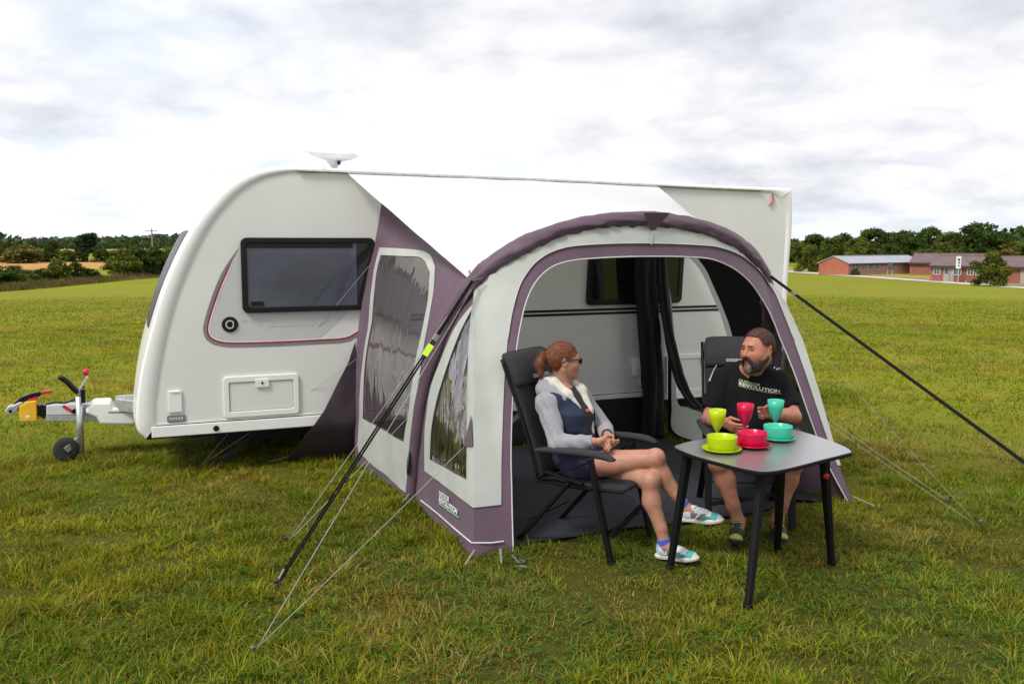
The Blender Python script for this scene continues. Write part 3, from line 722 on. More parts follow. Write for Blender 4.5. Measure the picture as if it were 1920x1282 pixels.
# third hut further back, only its roof shows
a3 = gp(1735, 150); b3 = gp(1860, 144); hr3 = atY(1760, 477.5, 152)[2] - a3[2]
hut('brick_hut', 'rear hut of which only the brown roof shows above the front one', a3 + np.array([0, 6, 0]), (b3 - a3)[:2], 13, 7.5, hr3 - 1.4, hr3, M_brick, M_brick3, M_btile)

# road signs, lamp posts
M_post = mat('grey_post', (.42, .43, .44), .5, metal=.3); M_signw = mat('sign_white', (.74, .75, .74), .5); M_signk = mat('sign_dark', (.05, .06, .08), .5); M_yel = mat('warning_yellow', (.72, .55, .10), .6); M_orng = mat('cone_orange', (.75, .28, .14), .6)
p = T(1796, 530); zt = atY(1796, 480, p[1])[2]; sc = p[1] / FPX
ro = root('road_sign', 'tall white sign panel on a post in front of the brown roofed hut', 'road sign', p)
MB().tube([p, (p[0], p[1], zt)], .06, 8).put('post', M_post, ro)
zc_ = atY(1796, 492, p[1])[2]; MB().box((p[0] - .1, p[1] - .09, zc_), (4.6 * sc, .03, 11.5 * sc)).put('sign_panel', M_signw, ro, bevel=.01)
for dz, w_, x_ in ((5, 2.2, .8), (-.5, 1.6, 1.5), (-6, 1.4, 1.2)): MB().lathe((p[0] - .1 + x_ * sc * .6, p[1] - .125, zc_ + dz * sc), [(w_ * sc * 1.1, 0), (w_ * sc * 1.1, .01)], 14, ((1, 0, 0), (0, 0, 1), (0, -1, 0))).put('symbol', M_signk, ro)
for (u, vb, vt, lab) in [(1877, 531, 502, 'short grey post with round head beside the road at the right'), (1514, 507, 487, 'short grey post with round head beside the road near the caravan')]:
    p = T(u, vb); zt = atY(u, vt, p[1])[2]; ro = root('marker_post', lab, 'post', p); sc = p[1] / FPX
    MB().tube([p, (p[0], p[1], zt - 2 * sc)], 1.1 * sc, 8).put('post', M_post, ro)
    MB().lathe((p[0], p[1], zt - 5 * sc), [(1.2 * sc, 0), (2.4 * sc, 1 * sc), (2.4 * sc, 4 * sc), (1 * sc, 5 * sc)], 10).put('head', M_signw, ro)
p = T(1668, 516); sc = p[1] / FPX; zc_ = atY(1668, 499, p[1])[2]
ro = root('notice_board', 'dark grey notice board beside the red gable end', 'sign', p)
for dx in (-4.2, 4.2): MB().box((p[0] + dx * sc, p[1], (p[2] + zc_) / 2), (.05, .05, (zc_ - p[2]) / 2)).put('post', M_post, ro)
MB().box((p[0], p[1] - .08, zc_), (4.8 * sc, .03, 7 * sc)).put('board', M_glassd, ro)
p = T(1803, 527); sc = p[1] / FPX
ro = root('warning_sign', 'small yellow warning sign on the verge before the huts', 'road sign', p)
MB().tube([p, p + np.array([0, 0, 6 * sc])], .04, 6).put('post', M_post, ro); MB().box(p + np.array([0, -.06, 7.5 * sc]), (3 * sc, .02, 2.6 * sc)).put('plate', M_yel, ro)
p = T(1811, 530.5); sc = p[1] / FPX
MBc = MB().lathe(p, [(2.6 * sc, 0), (2.6 * sc, .03), (1.5 * sc, .035), (.5 * sc, 4.5 * sc), (0, 4.6 * sc)], 12)
tag(MBc.put('traffic_cone', M_orng), 'small orange traffic cone on the road edge by the sign', 'traffic cone')

# ================================================================ CARAVAN
CB = 2.65; CW = 2.2
M_shell = mat('caravan_white', (.78, .78, .76), .3, var=.03, vscale=2, coat=.25)
M_side = mat('caravan_side', (.69, .69, .66), .38, var=.035, vscale=1.5, coat=.15)
M_silver = mat('decal_silver', (.52, .52, .525), .35, var=.04); M_dgrey = mat('decal_grey', (.20, .20, .22), .4); M_red = mat('decal_red', (.28, .02, .03), .4)
M_dwhite = mat('decal_white', (.76, .74, .70), .4); M_black = mat('black_trim', (.006, .006, .007), .35, var=.05, spec=.3)
M_cglass = mat('tinted_pane', (.075, .080, .128), .05, var=.25, vscale=1.2, spec=.5, coat=.35, stretch=(1, 1, 2.5)); M_cglass2 = mat('dark_pane', (.012, .012, .015), .06, var=.1, spec=.45)
M_chassis = mat('chassis_black', (.015, .015, .015), .8); M_galv = mat('galvanised', (.50, .52, .52), .42, metal=.7, var=.2, vscale=20); M_ldgrey = mat('grey_cover', (.52, .52, .56), .5)
M_tyre = mat('tyre', (.018, .018, .018), .85, bump=.3, bscale=40); M_yell = mat('hitch_yellow', (.75, .42, .02), .45); M_plred = mat('plastic_red', (.5, .02, .02), .4); M_alloy = mat('alloy', (.45, .46, .48), .35, metal=.8)
M_lens = mat('red_lens', (.42, .11, .09), .3)
car = root('caravan', 'white touring caravan with black windows and its hitch to the left', 'caravan', W(1.25, CB + CW / 2, 0), TH)
XA, XB, XZ = Av, Bv, np.array([0, 0, 1.])
AX = (Av, Bv, XZ)
prs = [((272, 822), (293, 797)), ((257, 805), (293, 782)), ((255, 765), (294, 748)), ((263, 700), (302, 690)), ((280, 628), (316, 620)), ((303, 552), (337, 548)), ((331, 484), (363, 484)), ((361, 428), (391, 430)),
       ((395, 383), (420, 391)), ((434, 345), (450, 361)), ((478, 322), (487, 338)), ((530, 312.5), (535, 325)), ((600, 314), (602, 321)), ((650, 316), (650, 323)), ((1000, 330), (1000, 337)), ((1300, 345), (1300, 352)),
       ((1440, 351.5), (1422, 359)), ((1476, 354), (1450, 366)), ((1484, 362), (1467, 388)), ((1485, 420), (1473, 425))]
po = [plB(*p[0], CB)[[0, 2]] for p in prs] + [np.array([4.43, z]) for z in (1.5, .7, .36)]
pi_ = [plB(*p[1], CB)[[0, 2]] for p in prs] + [np.array([4.36, z]) for z in (1.5, .7, .45)]
NP = 150
po = smooth_poly(po, NP); pi_ = smooth_poly(pi_, NP)
ctr = np.array([1.2, 1.3])
def prof_shrink(P, d):
    T_ = np.gradient(P, axis=0); T_ /= np.linalg.norm(T_, axis=1)[:, None]; n = np.stack([T_[:, 1], -T_[:, 0]], 1)   # points inwards for this direction
    return P + n * d
# shell: front, roof, rear, wrapped round the width
rows = []; ws = [(0.012, .0), (.03, .0)] + [(t, t / CW) for t in np.linspace(.12, CW - .12, 10)] + [(CW - .03, 1), (CW - .012, 1)]
for (b, w) in ws:
    P = po.copy()
    if .0 < w < 1:
        bul = .032 * (1 - (2 * w - 1) ** 4) * sstep(.2, -1.2, P[:, 0]); P[:, 0] -= bul
        P[:, 1] += .035 * (1 - (2 * w - 1) ** 2) * (P[:, 1] > 2.2)
    rows.append([W(p[0], CB + b, p[1]) for p in P])
nr_ = len(rows)
put('body_shell', np.vstack(rows), [(i * NP + k, i * NP + k + 1, (i + 1) * NP + k + 1, (i + 1) * NP + k) for i in range(nr_ - 1) for k in range(NP - 1)], M_shell, car, smooth=True)
# rim round the side: rounded moulding
for side in (0, 1):
    s = -1 if side == 0 else 1; b0 = CB if side == 0 else CB + CW
    R_ = [[W(p[0], b0 - s * .014, p[1]) for p in po], [W(p[0], b0 + s * .006, p[1]) for p in prof_shrink(po, .008)], [W(p[0], b0 + s * .014, p[1]) for p in prof_shrink(po, .022)],
          [W(p[0], b0 + s * .012, p[1]) for p in pi_ + (po - pi_) * .12], [W(p[0], b0 - s * .004, p[1]) for p in pi_]]
    put('edge_moulding', np.vstack(R_), [(i * NP + k, i * NP + k + 1, (i + 1) * NP + k + 1, (i + 1) * NP + k) for i in range(4) for k in range(NP - 1)], M_shell, car, smooth=True)
    V2, F2 = panel2d(np.vstack([prof_shrink(pi_, -.01)]), step=.25)
    put('side_wall', [W(p[0], b0 + s * .001, p[1]) for p in V2], F2, M_side, car)
# lower rail and floor
MB().box(W(1.28, CB - .006, .395), (3.09, .012, .045), AX).put('lower_rail', M_shell, car, bevel=.006)
MB().box(W(1.28, CB + .001, .455), (3.08, .006, .007), AX).put('rail_lip', M_dwhite, car)
MB().box(W(1.25, CB + CW / 2, .37), (3.1, CW / 2 - .03, .04), AX).put('floor', M_chassis, car)
MB().box(W(1.3, CB + CW / 2 + .1, .235), (2.6, .62, .09), AX).put('underfloor_light_block', M_chassis, car)  # added dark box, blocks skylight from the far side to deepen the shadow below
for b in (CB + .55, CB + CW - .55): MB().bar(W(-1.5, b, .28), W(4.2, b, .28), .06, .12).put('chassis_rail', M_chassis, car)
def rrect(a0, a1, z0, z1, r, n=6, tw=(0, 0, 0, 0)):
    out = []
    for (ca, cz, st) in ((a1 - r, z1 - r, 0), (a0 + r, z1 - r, 90), (a0 + r, z0 + r, 180), (a1 - r, z0 + r, 270)):
        for k in range(n + 1):
            t = rad(st + 90 * k / n); out.append((ca + r * math.cos(t), cz + r * math.sin(t)))
    return np.array(out)
def plate(name, poly, m, parent, b_face, thick, bevel=.0):
    return MB().extr([W(p[0], b_face, p[1]) for p in poly], XB * thick).put(name, m, parent, bevel=bevel, fixn=True)
def ring(name, outer, inner, m, parent, b_face, thick, bevel=.004):
    n = len(outer); V = []
    for b in (b_face, b_face + thick):
        V += [W(p[0], b, p[1]) for p in outer] + [W(p[0], b, p[1]) for p in inner]
    F = []
    for k in range(n):
        j = (k + 1) % n
        F += [(k, j, n + j, n + k), (2 * n + k, 3 * n + k, 3 * n + j, 2 * n + j), (k, 2 * n + k, 2 * n + j, j), (n + k, n + j, 3 * n + j, 3 * n + k)]
    return put(name, V, F, m, parent, bevel=bevel, fixn=True)
# windows in the side
def side_window(a0, a1, z0, z1, pane_m, border, skew=0.0):
    o = rrect(a0, a1, z0, z1, .05); o[:, 0] += skew * (o[:, 1] - z0); i_ = rrect(a0 + border, a1 - border, z0 + border, z1 - border, .035); i_[:, 0] += skew * (i_[:, 1] - z0)
    w = ring('window', o, i_, M_black, car, CB - .042, .04, .008)
    plate('pane', i_ * 1.0, pane_m, w, CB - .030, .012); return w
w1 = side_window(-1.078, .03, 1.335, 1.95, M_cglass, .045)
plate('blind_edge', rrect(-1.036, -.16, 1.865, 1.907, .01), M_black, w1, CB - .0335, .003)
plate('inner_border', rrect(-.13, -.016, 1.38, 1.905, .01), M_cglass2, w1, CB - .0335, .003)
MB().box(W(-.96, CB - .034, 1.41), (.05, .003, .018), AX).put('catch', M_black, w1)
w2 = side_window(2.06, 3.11, 1.318, 1.93, M_cglass2, .05, .05)
# stripes along the side
for z in (1.272, 1.236): MB().box(W(2.35, CB - .003, z), (2.0, .003, .011), AX).put('black_stripe', M_black, car)
# graphic: silver field, grey and red border
edge = [plB(u, v, CB)[[0, 2]] for u, v in ((449, 462), (430, 495), (413, 530), (398, 570), (389, 600), (386, 618), (392, 634), (410, 643), (440, 646), (520, 644), (600, 640), (645, 637), (668, 627), (690, 610))]
edge = smooth_poly(edge, 70)
def ribbon(name, P, o0, o1, m, b_face, taper=8):
    T_ = np.gradient(P, axis=0); T_ /= np.linalg.norm(T_, axis=1)[:, None]; n = np.stack([-T_[:, 1], T_[:, 0]], 1)
    k = np.minimum(1, np.arange(len(P)) / taper)[:, None]
    A_, B_ = P + n * o0 * k, P + n * o1 * k; N_ = len(P)
    V = [W(p[0], b_face, p[1]) for p in A_] + [W(p[0], b_face, p[1]) for p in B_]
    return put(name, V, [(i, i + 1, N_ + i + 1, N_ + i) for i in range(N_ - 1)], m, car, fixn=True)
ribbon('grey_band', edge, -.022, .004, M_dgrey, CB - .0035); ribbon('red_band', edge, .004, .019, M_red, CB - .004); ribbon('white_line', edge, .019, .028, M_dwhite, CB - .0045)
T_ = np.gradient(edge, axis=0); T_ /= np.linalg.norm(T_, axis=1)[:, None]; en = edge + np.stack([-T_[:, 1], T_[:, 0]], 1) * .027
cut = plB(600, 641, CB)[0]; en = en[(en[:, 0] < cut)]
silver = np.vstack([en, [plB(655, 585, CB)[[0, 2]]], [plB(655, 575, CB)[[0, 2]]], [(-1.07, 1.36)], [(-1.075, 1.9)]])
Vs, Fs_ = panel2d(silver, step=.12); put('silver_field', [W(p[0], CB - .0025, p[1]) for p in Vs], Fs_, M_silver, car, fixn=True)
# emblem and the pale, unreadable script beside it
ec = plB(431, 608, CB)[[0, 2]]
MB().lathe(W(ec[0], CB - .004, ec[1]), [(.064, 0), (.064, .006), (.058, .009)], 28, (Av, XZ, -Bv)).put('emblem', M_black, car)
ring('emblem_ring', np.array([(ec[0] + .036 * math.cos(t), ec[1] + .036 * math.sin(t)) for t in np.linspace(.5, 5.6, 20)] + [(ec[0] + .036 * math.cos(t), ec[1] + .036 * math.sin(t)) for t in (5.6,)]), np.array([(ec[0] + .026 * math.cos(t), ec[1] + .026 * math.sin(t)) for t in np.linspace(.5, 5.6, 20)] + [(ec[0] + .026 * math.cos(t), ec[1] + .026 * math.sin(t)) for t in (5.6,)]), M_silver, car, CB - .016, .003, 0)
scr = MB(); rs = np.random.default_rng(4)
for (u0, v0, u1) in ((452, 601, 520), (505, 611, 588)):
    p0 = plB(u0, v0, CB); p1 = plB(u1, v0 - .3, CB); x = p0[0]
    while x < p1[0]:
        h_ = rs.choice([.016, .016, .024]); scr.box(W(x, CB - .0042, p0[2] + h_ / 2 - .008), (rs.uniform(.002, .004), .0008, h_ / 2), AX)
        if rs.random() < .6: scr.box(W(x + .006, CB - .0042, p0[2] + rs.choice([-.006, .007])), (.006, .0008, .002), AX)
        x += rs.uniform(.012, .017) + (.02 if rs.random() < .08 else 0)
tag(scr.put('script_lettering', mat('pale_script', (.60, .60, .59), .4), car), kind='stuff')
# lockers, vent, badge, knob
def locker(a0, a1, z0, z1, latch):
    o = rrect(a0, a1, z0, z1, .03); i_ = rrect(a0 + .045, a1 - .045, z0 + .05, z1 - .05, .012)
    l = ring('locker', o, i_, M_shell, car, CB - .022, .022, .006); plate('locker_lid', rrect(a0 + .05, a1 - .05, z0 + .055, z1 - .055, .01), M_side, l, CB - .012, .012, .002)
    la = latch; plate('latch_plate', rrect(la - .055, la + .055, z1 - .10, z1 - .03, .012), M_shell, l, CB - .03, .012, .003)
    MB().lathe(W(la, CB - .031, z1 - .062), [(.010, 0), (.010, .004)], 12, (Av, XZ, -Bv)).put('lock', M_black, l)
locker(-1.25, -.64, .468, .812, -.94); locker(2.96, 3.56, .40, .80, 3.42)
plate('vent', rrect(-1.675, -1.572, .545, .722, .01), M_shell, car, CB - .016, .018, .004)
MB().box(W(-1.624, CB - .018, .712), (.03, .004, .006), AX).put('vent_catch', M_dwhite, car)
bd = plate('badge', rrect(-1.69, -1.55, .466, .524, .014), M_dgrey, car, CB - .012, .012, .003)
for k in range(5): MB().box(W(-1.665 + k * .022, CB - .0125, .495), (.007, .001, .010), AX).put('badge_mark', M_silver, bd)
MB().lathe(W(-1.317, CB - .012, .392), [(.024, 0), (.024, .01), (.014, .014), (.014, .022)], 16, (Av, XZ, -Bv)).put('socket', M_black, car)
# awning rail, marker light, roof lights
pts = [W(a, CB - .022, float(np.interp(a, po[:, 0][60:120], po[:, 1][60:120])) - .035) for a in np.linspace(-.6, 4.05, 30)]
MB().tube(pts, .011, 6).put('awning_rail', M_galv, car)
mk = [plB(u, v, CB) for u, v in ((1447, 364), (1448, 374), (1444, 382), (1440, 386))]
MB().tube([W(p[0], CB - .016, p[2]) for p in smooth_poly(mk, 8)], [.006, .009, .011, .012, .011, .010, .008, .005], 8).put('marker_light', M_lens, car)
for (a, w_) in ((2.35, .22),):
    MB().box(W(a, CB + .55, 2.512), (w_, .25, .035), AX).put('roof_light', M_shell, car, bevel=.025, bseg=3)
# front windows, seen edge on
fr = []; bs = [.17 + (CW - .34) * k / 12 for k in range(13)]; sel = [k for k in range(NP) if po[k, 0] < -.5 and 1.18 < po[k, 1] < 2.02]
for b in bs:
    w = b / CW
    for k in sel:
        q = po[k].copy(); q[0] -= .032 * (1 - (2 * w - 1) ** 4) * float(sstep(.2, -1.2, q[0])) + .004; fr.append(W(q[0], CB + b, q[1]))
ns = len(sel); put('front_window', fr, [(i * ns + k, i * ns + k + 1, (i + 1) * ns + k + 1, (i + 1) * ns + k) for i in range(12) for k in range(ns - 1)], M_black, car, smooth=True, fixn=True)
for b in ():
    MB().tube([W(po[k][0] - .02, CB + b, po[k][1]) for k in range(NP) if po[k, 0] < -.3 and 1.15 < po[k, 1] < 2.05], .005, 6).put('front_trim', M_red, car)
# wheels with arch
for b in (CB + .10, CB + CW - .10):
    c = W(1.42, b, .325); s = -1 if b < CB + 1 else 1; ax_ = (Av, XZ, Bv * s)
    wh = MB().lathe(c, [(.19, -.08), (.30, -.09), (.325, -.06), (.325, .06), (.30, .09), (.19, .08)], 36, ax_).put('wheel', M_tyre, car, smooth=True)
    MB().lathe(c, [(.20, .02), (.19, .075), (.17, .05), (.05, .05), (.05, .075), (0, .08)], 30, ax_).put('rim', M_alloy, wh)
    for k in range(5):
        t = k * 2 * math.pi / 5; d = Av * math.cos(t) + XZ * math.sin(t)
        MB().bar(c + d * .04 + Bv * s * .066, c + d * .18 + Bv * s * .07, .05, .03, Bv).put('spoke', M_alloy, wh)
MB().tube([W(1.42 + .37 * math.cos(t), CB - .004, .325 + .37 * math.sin(t)) for t in np.linspace(.25, math.pi - .25, 20)], .022, 6).put('wheel_arch', M_black, car)
MB().bar(W(1.42, CB + .1, .325), W(1.42, CB + CW - .1, .325), .06, .06).put('axle', M_chassis, car)
# corner steadies under the floor
for a, b in ((-1.25, CB + .35), (-1.25, CB + CW - .35)):
    MB().bar(W(a + .35, b, .33), W(a, b, .03), .05, .03).put('corner_steady', M_chassis, car); MB().box(W(a, b, .02), (.08, .08, .012), AX).put('steady_foot', M_chassis, car)
# ---- hitch, traced in the vertical plane through the caravan's middle
HB = CB + CW / 2
def hx(name, px, m, half, db=0.0, bevel=.004, parent=None):
    return MB().extr([W(p[0], HB + db - half, p[2]) for p in (plB(u, v, HB + db) for u, v in px)], XB * 2 * half).put(name, m, parent or car, bevel=bevel, fixn=True)
hx('drawbar', [(88, 777), (183, 776), (187, 787), (86, 787)], M_galv, .055)
hx('drawbar_cover', [(88, 757), (178, 755), (180, 776), (88, 777)], M_ldgrey, .06, bevel=.01)
hx('hitch_fairing', [(162, 762), (176, 750), (208, 749), (213, 760), (255, 758), (255, 792), (190, 791), (182, 778), (163, 771)], M_shell, .13, bevel=.02)
hx('fairing_slot', [(203, 767), (252, 766), (252, 769), (205, 769.5)], M_dgrey, .132, bevel=0)
for s in (-1, 1): MB().bar(W(-2.1, HB + s * .08, .47), W(-1.5, HB + s * .5, .42), .06, .1).put('a_frame_arm', M_galv, car)
hx('bellows', [(71, 757), (76, 759), (80, 756), (84, 759), (88, 757), (88, 785), (84, 781), (80, 782), (76, 778), (71, 779)], M_black, .045)
hx('stabiliser_housing', [(38, 760), (52, 751), (70, 749), (71, 787), (39, 788)], M_yell, .07, bevel=.008)
hx('stabiliser_pad', [(50, 776), (58, 776), (58, 781), (50, 781)], M_dwhite, .072, bevel=.002)
hx('coupling_head', [(10, 769), (16, 760), (27, 757), (38, 752), (46, 753), (36, 763), (33, 770), (24, 777), (13, 776)], M_galv, .05, bevel=.01)
hx('coupling_bolt', [(18, 766), (24, 766), (24, 772), (18, 772)], M_black, .053, bevel=.002)
hx('coupling_handle', [(24, 757), (40, 744), (58, 737), (76, 733), (77, 741), (60, 748), (45, 752), (30, 761)], M_black, .03, bevel=.006)
hx('handle_grip', [(76, 734), (98, 730.5), (99, 735), (76, 740)], M_plred, .02, bevel=.004)
hx('handle_insert', [(52, 748), (70, 742), (71, 748), (54, 753)], M_plred, .034, bevel=.002)
hx('handbrake_bracket', [(143, 756), (150, 735), (156, 735), (162, 756)], M_ldgrey, .03)
hb = MB().tube([W(p[0], HB, p[2]) for p in smooth_poly([plB(u, v, HB) for u, v in ((147, 737), (137, 727), (124, 714), (110, 706))], 10)], [.022, .024, .026, .026, .025, .024, .024, .024, .023, .02], 8).put('handbrake_lever', M_black, car, smooth=True)
MB().tube([W(p[0], HB - .04, p[2]) for p in smooth_poly([plB(u, v, HB) for u, v in ((88, 756), (105, 753), (125, 753), (143, 745), (155, 737), (158, 722))], 20)], .009, 6).put('breakaway_cable', M_black, car, smooth=True)
hx('damper', [(118, 758), (123, 757), (139, 768), (136, 772), (119, 762)], M_plred, .065, bevel=.002)
MB().lathe(W(*(plB(141, 768, HB) + np.array([0, -.072, 0]))), [(.022, 0), (.022, .012)], 14, (Av, XZ, -Bv)).put('damper_pivot', M_black, car)
jp = plB(150, 740, HB); jb = plB(153, 845, HB)
MB().tube([W(jp[0], HB - .1, jp[2]), W(jb[0], HB - .1, jb[2])], .030, 12).put('jockey_post', M_galv, car, smooth=True)
MB().tube([W(*(plB(u, v, HB) + np.array([0, -.1, 0]))) for u, v in ((150, 740), (153, 722), (164, 706), (165, 700))], .010, 8).put('winding_handle', M_galv, car, smooth=True)
MB().lathe(W(*(plB(163, 701, HB) + np.array([0, -.1, 0]))), [(.012, 0), (.026, .012), (.030, .04), (.02, .056), (0, .06)], 12).put('winding_knob', M_plred, car, smooth=True)
MB().box(W(*(plB(158, 738, HB) + np.array([0, -.13, 0]))), (.018, .02, .06), AX).put('clamp_handle', M_black, car, bevel=.006)
wc_ = plB(125, 849, HB - .1); wcw = W(wc_[0], HB - .12, .105)
jw = MB().lathe(wcw, [(.05, -.035), (.09, -.04), (.105, -.02), (.105, .02), (.09, .04), (.05, .035)], 28, (Av, XZ, -Bv)).put('jockey_wheel', M_tyre, car, smooth=True)
MB().lathe(wcw, [(.07, -.02), (.06, .028), (.02, .03), (.02, .045), (0, .045)], 20, (Av, XZ, -Bv)).put('wheel_hub', M_chassis, jw)
MB().bar(wcw - Bv * .05, W(jb[0], HB - .1, .19), .018, .05).put('jockey_fork', M_galv, car)

# roof aerial: its own thing
ab = plB(627, 309, 3.35); zr = 2.52
ro = root('roof_aerial', 'white saucer shaped television aerial on the caravan roof', 'aerial', W(ab[0], 3.35, zr))
M_aer = mat('aerial_white', (.70, .70, .72), .45)
c0 = W(ab[0], 3.35, zr)
MB().lathe(c0, [(.035, -.01), (.035, .045), (.024, .05)], 14).put('mount', M_black, ro)
pole_t = W(ab[0], 3.35, zr + .06)
MB().lathe(pole_t, [(.022, -.01), (.03, .02), (.075, .07), (.085, .10)], 18).put('stem', M_aer, ro, smooth=True)
tilt = np.array(Matrix.Rotation(rad(6), 3, 'Y') @ Matrix.Rotation(rad(4), 3, 'X'))
axd = (tilt @ np.array([1., 0, 0]), tilt @ np.array([0, 1., 0]), tilt @ np.array([0, 0, 1.]))
MB().lathe(pole_t + np.array([-.02, 0, .125]), [(0, -.055), (.10, -.045), (.19, -.018), (.232, .008), (.228, .026), (.15, .060), (.06, .080), (0, .085)], 32, axd).put('saucer', M_aer, ro, smooth=True)
MB().box(pole_t + np.array([.055, -.06, .075]), (.012, .012, .04)).put('bracket', M_black, ro)

# ================================================================ AWNING
M_purple = mat('plum_polyester', (.112, .064, .098), .62, var=.12, vscale=5, bump=.5, bscale=7, sheen=.15, trans=.06)
M_cream = mat('cream_polyester', (.62, .645, .60), .6, var=.06, vscale=4, bump=.45, bscale=6, trans=.34)
M_canopy = mat('white_canopy', (.88, .88, .875), .55, var=.02, vscale=3, bump=.3, bscale=4, trans=.36)
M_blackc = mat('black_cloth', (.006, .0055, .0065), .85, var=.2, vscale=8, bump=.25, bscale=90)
M_flap = mat('dark_plum_skirt', (.042, .026, .036), .75, var=.15, vscale=5, bump=.2, bscale=150); M_piping = mat('white_piping', (.52, .50, .51), .5); M_strap = mat('black_webbing', (.004, .004, .0045), .8, spec=.15, bump=.3, bscale=300)
M_lime = mat('lime_tag', (.42, .72, .02), .5); M_glow = mat('logo_green', (.16, .42, .22), .5); M_logo = mat('logo_white', (.70, .72, .70), .5)
def clear_vinyl(name, tint, gloss, stretch, bumps, frost=.12):
    m = bpy.data.materials.new(name); m.use_nodes = True; N, L = m.node_tree.nodes, m.node_tree.links; N.remove(N['Principled BSDF'])
    t = N.new('ShaderNodeTexCoord'); mp = N.new('ShaderNodeMapping'); mp.inputs['Scale'].default_value = stretch; mp.inputs['Rotation'].default_value = (rad(14), 0, 0); L.new(t.outputs['Object'], mp.inputs[0])
    nz = N.new('ShaderNodeTexNoise'); nz.inputs['Scale'].default_value = 3.0; nz.inputs['Detail'].default_value = 2.0; nz.inputs['Distortion'].default_value = .4; L.new(mp.outputs[0], nz.inputs['Vector'])
    bp = N.new('ShaderNodeBump'); bp.inputs['Strength'].default_value = bumps; bp.inputs['Distance'].default_value = .04; L.new(nz.outputs[0], bp.inputs['Height'])
    tr = N.new('ShaderNodeBsdfTransparent'); tr.inputs[0].default_value = (*tint, 1)
    gl = N.new('ShaderNodeBsdfGlossy'); gl.inputs['Roughness'].default_value = .03; gl.inputs[0].default_value = (.9, .88, .9, 1); L.new(bp.outputs[0], gl.inputs['Normal'])
    df = N.new('ShaderNodeBsdfDiffuse'); df.inputs[0].default_value = (.42, .34, .36, 1)
    fr = N.new('ShaderNodeFresnel'); fr.inputs['IOR'].default_value = 1.5; L.new(bp.outputs[0], fr.inputs['Normal'])
    ml = N.new('ShaderNodeMath'); ml.operation = 'MULTIPLY'; ml.inputs[1].default_value = gloss; ml.use_clamp = True; L.new(fr.outputs[0], ml.inputs[0])
    m0 = N.new('ShaderNodeMixShader'); m0.inputs[0].default_value = frost; L.new(tr.outputs[0], m0.inputs[1]); L.new(df.outputs[0], m0.inputs[2])
    m1 = N.new('ShaderNodeMixShader'); L.new(ml.outputs[0], m1.inputs[0]); L.new(m0.outputs[0], m1.inputs[1]); L.new(gl.outputs[0], m1.inputs[2])
    L.new(m1.outputs[0], N['Material Output'].inputs[0]); return m
M_vinyl = clear_vinyl('clear_window_door', (.62, .54, .57), 2.0, (3, 2.4, .35), .40, .12); M_vinyl2 = clear_vinyl('clear_window_side', (.36, .32, .35), 4.5, (4, 4.6, .40), .9, .03); M_vinyl3 = clear_vinyl('clear_window_right', (.74, .72, .70), .9, (5, 2, .5), .2, .06)

awn = root('awning', 'inflatable porch awning in white, cream and plum on the caravan side', 'awning', W(1.4, 1.3, 0), TH)
MIR = 2.81
half = [(-.02, -.01), (-.035, .4), (-.03, .8), (.03, 1.2), (.13, 1.46), (.26, 1.675), (.42, 1.815), (.66, 1.94), (1.0, 2.03), (1.405, 2.065)]
arch2 = smooth_poly(half + [(MIR - a, z) for a, z in half[-2::-1]], 161)
def bz(z): return 1.29 - .4 * z
arch3 = np.array([(a, bz(z), z) for a, z in arch2])
LEG = arch2[:81]                                  # left half of the beam, foot to apex
def leg_a(z): return float(np.interp(z, LEG[:, 1], LEG[:, 0]))
def arch_z(a): return float(np.interp(a, arch2[20:141, 0], arch2[20:141, 1]))
# the inflated beam in its gathered sleeve
def beam():
    n, V = 22, []; N_ = len(arch3); W3 = np.array([W(*p) for p in arch3]); T_ = np.gradient(W3, axis=0); T_ /= np.linalg.norm(T_, axis=1)[:, None]
    nrm0 = Av * 0 + Bv * 1.0 + np.array([0, 0, .4]); nrm0 /= np.linalg.norm(nrm0)      # normal of the beam's plane
    s = np.r_[0, np.cumsum(np.linalg.norm(np.diff(W3, axis=0), axis=1))]; sgn = np.sign(np.cross(nrm0, T_[80])[2])
    for i in range(N_):
        out = np.cross(nrm0, T_[i]); out /= np.linalg.norm(out)
        out = out * sgn
        for k in range(n):
            t = 2 * math.pi * k / n; d = out * math.cos(t) - nrm0 * math.sin(t)
            up = float(sstep(.75, 1.6, arch3[i][2])); fold = 1.3 * mnoise.noise(Vector((s[i] * 13 + 4.5 * math.cos(t), 1.6 * math.sin(t), 1.2 * math.cos(t)))) + .5 * mnoise.noise(Vector((s[i] * 30 + 8 * math.cos(t), 2 * math.sin(t), 7))) 
            r = .058 + .015 * (.25 + .75 * up) * fold * (1.5 if math.cos(t) < .3 else .5) + .004 * mnoise.noise(Vector((s[i] * 5, t, 1)))
            V.append(W3[i] + d * r * (1.0 if math.sin(t) < .2 else .85))
    F = [(i * n + k, i * n + (k + 1) % n, (i + 1) * n + (k + 1) % n, (i + 1) * n + k) for i in range(N_ - 1) for k in range(n)]
    F += [tuple(range(n)), tuple((N_ - 1) * n + k for k in range(n))]
    return put('air_beam', V, F, M_purple, awn, smooth=True, fixn=True)
beam()
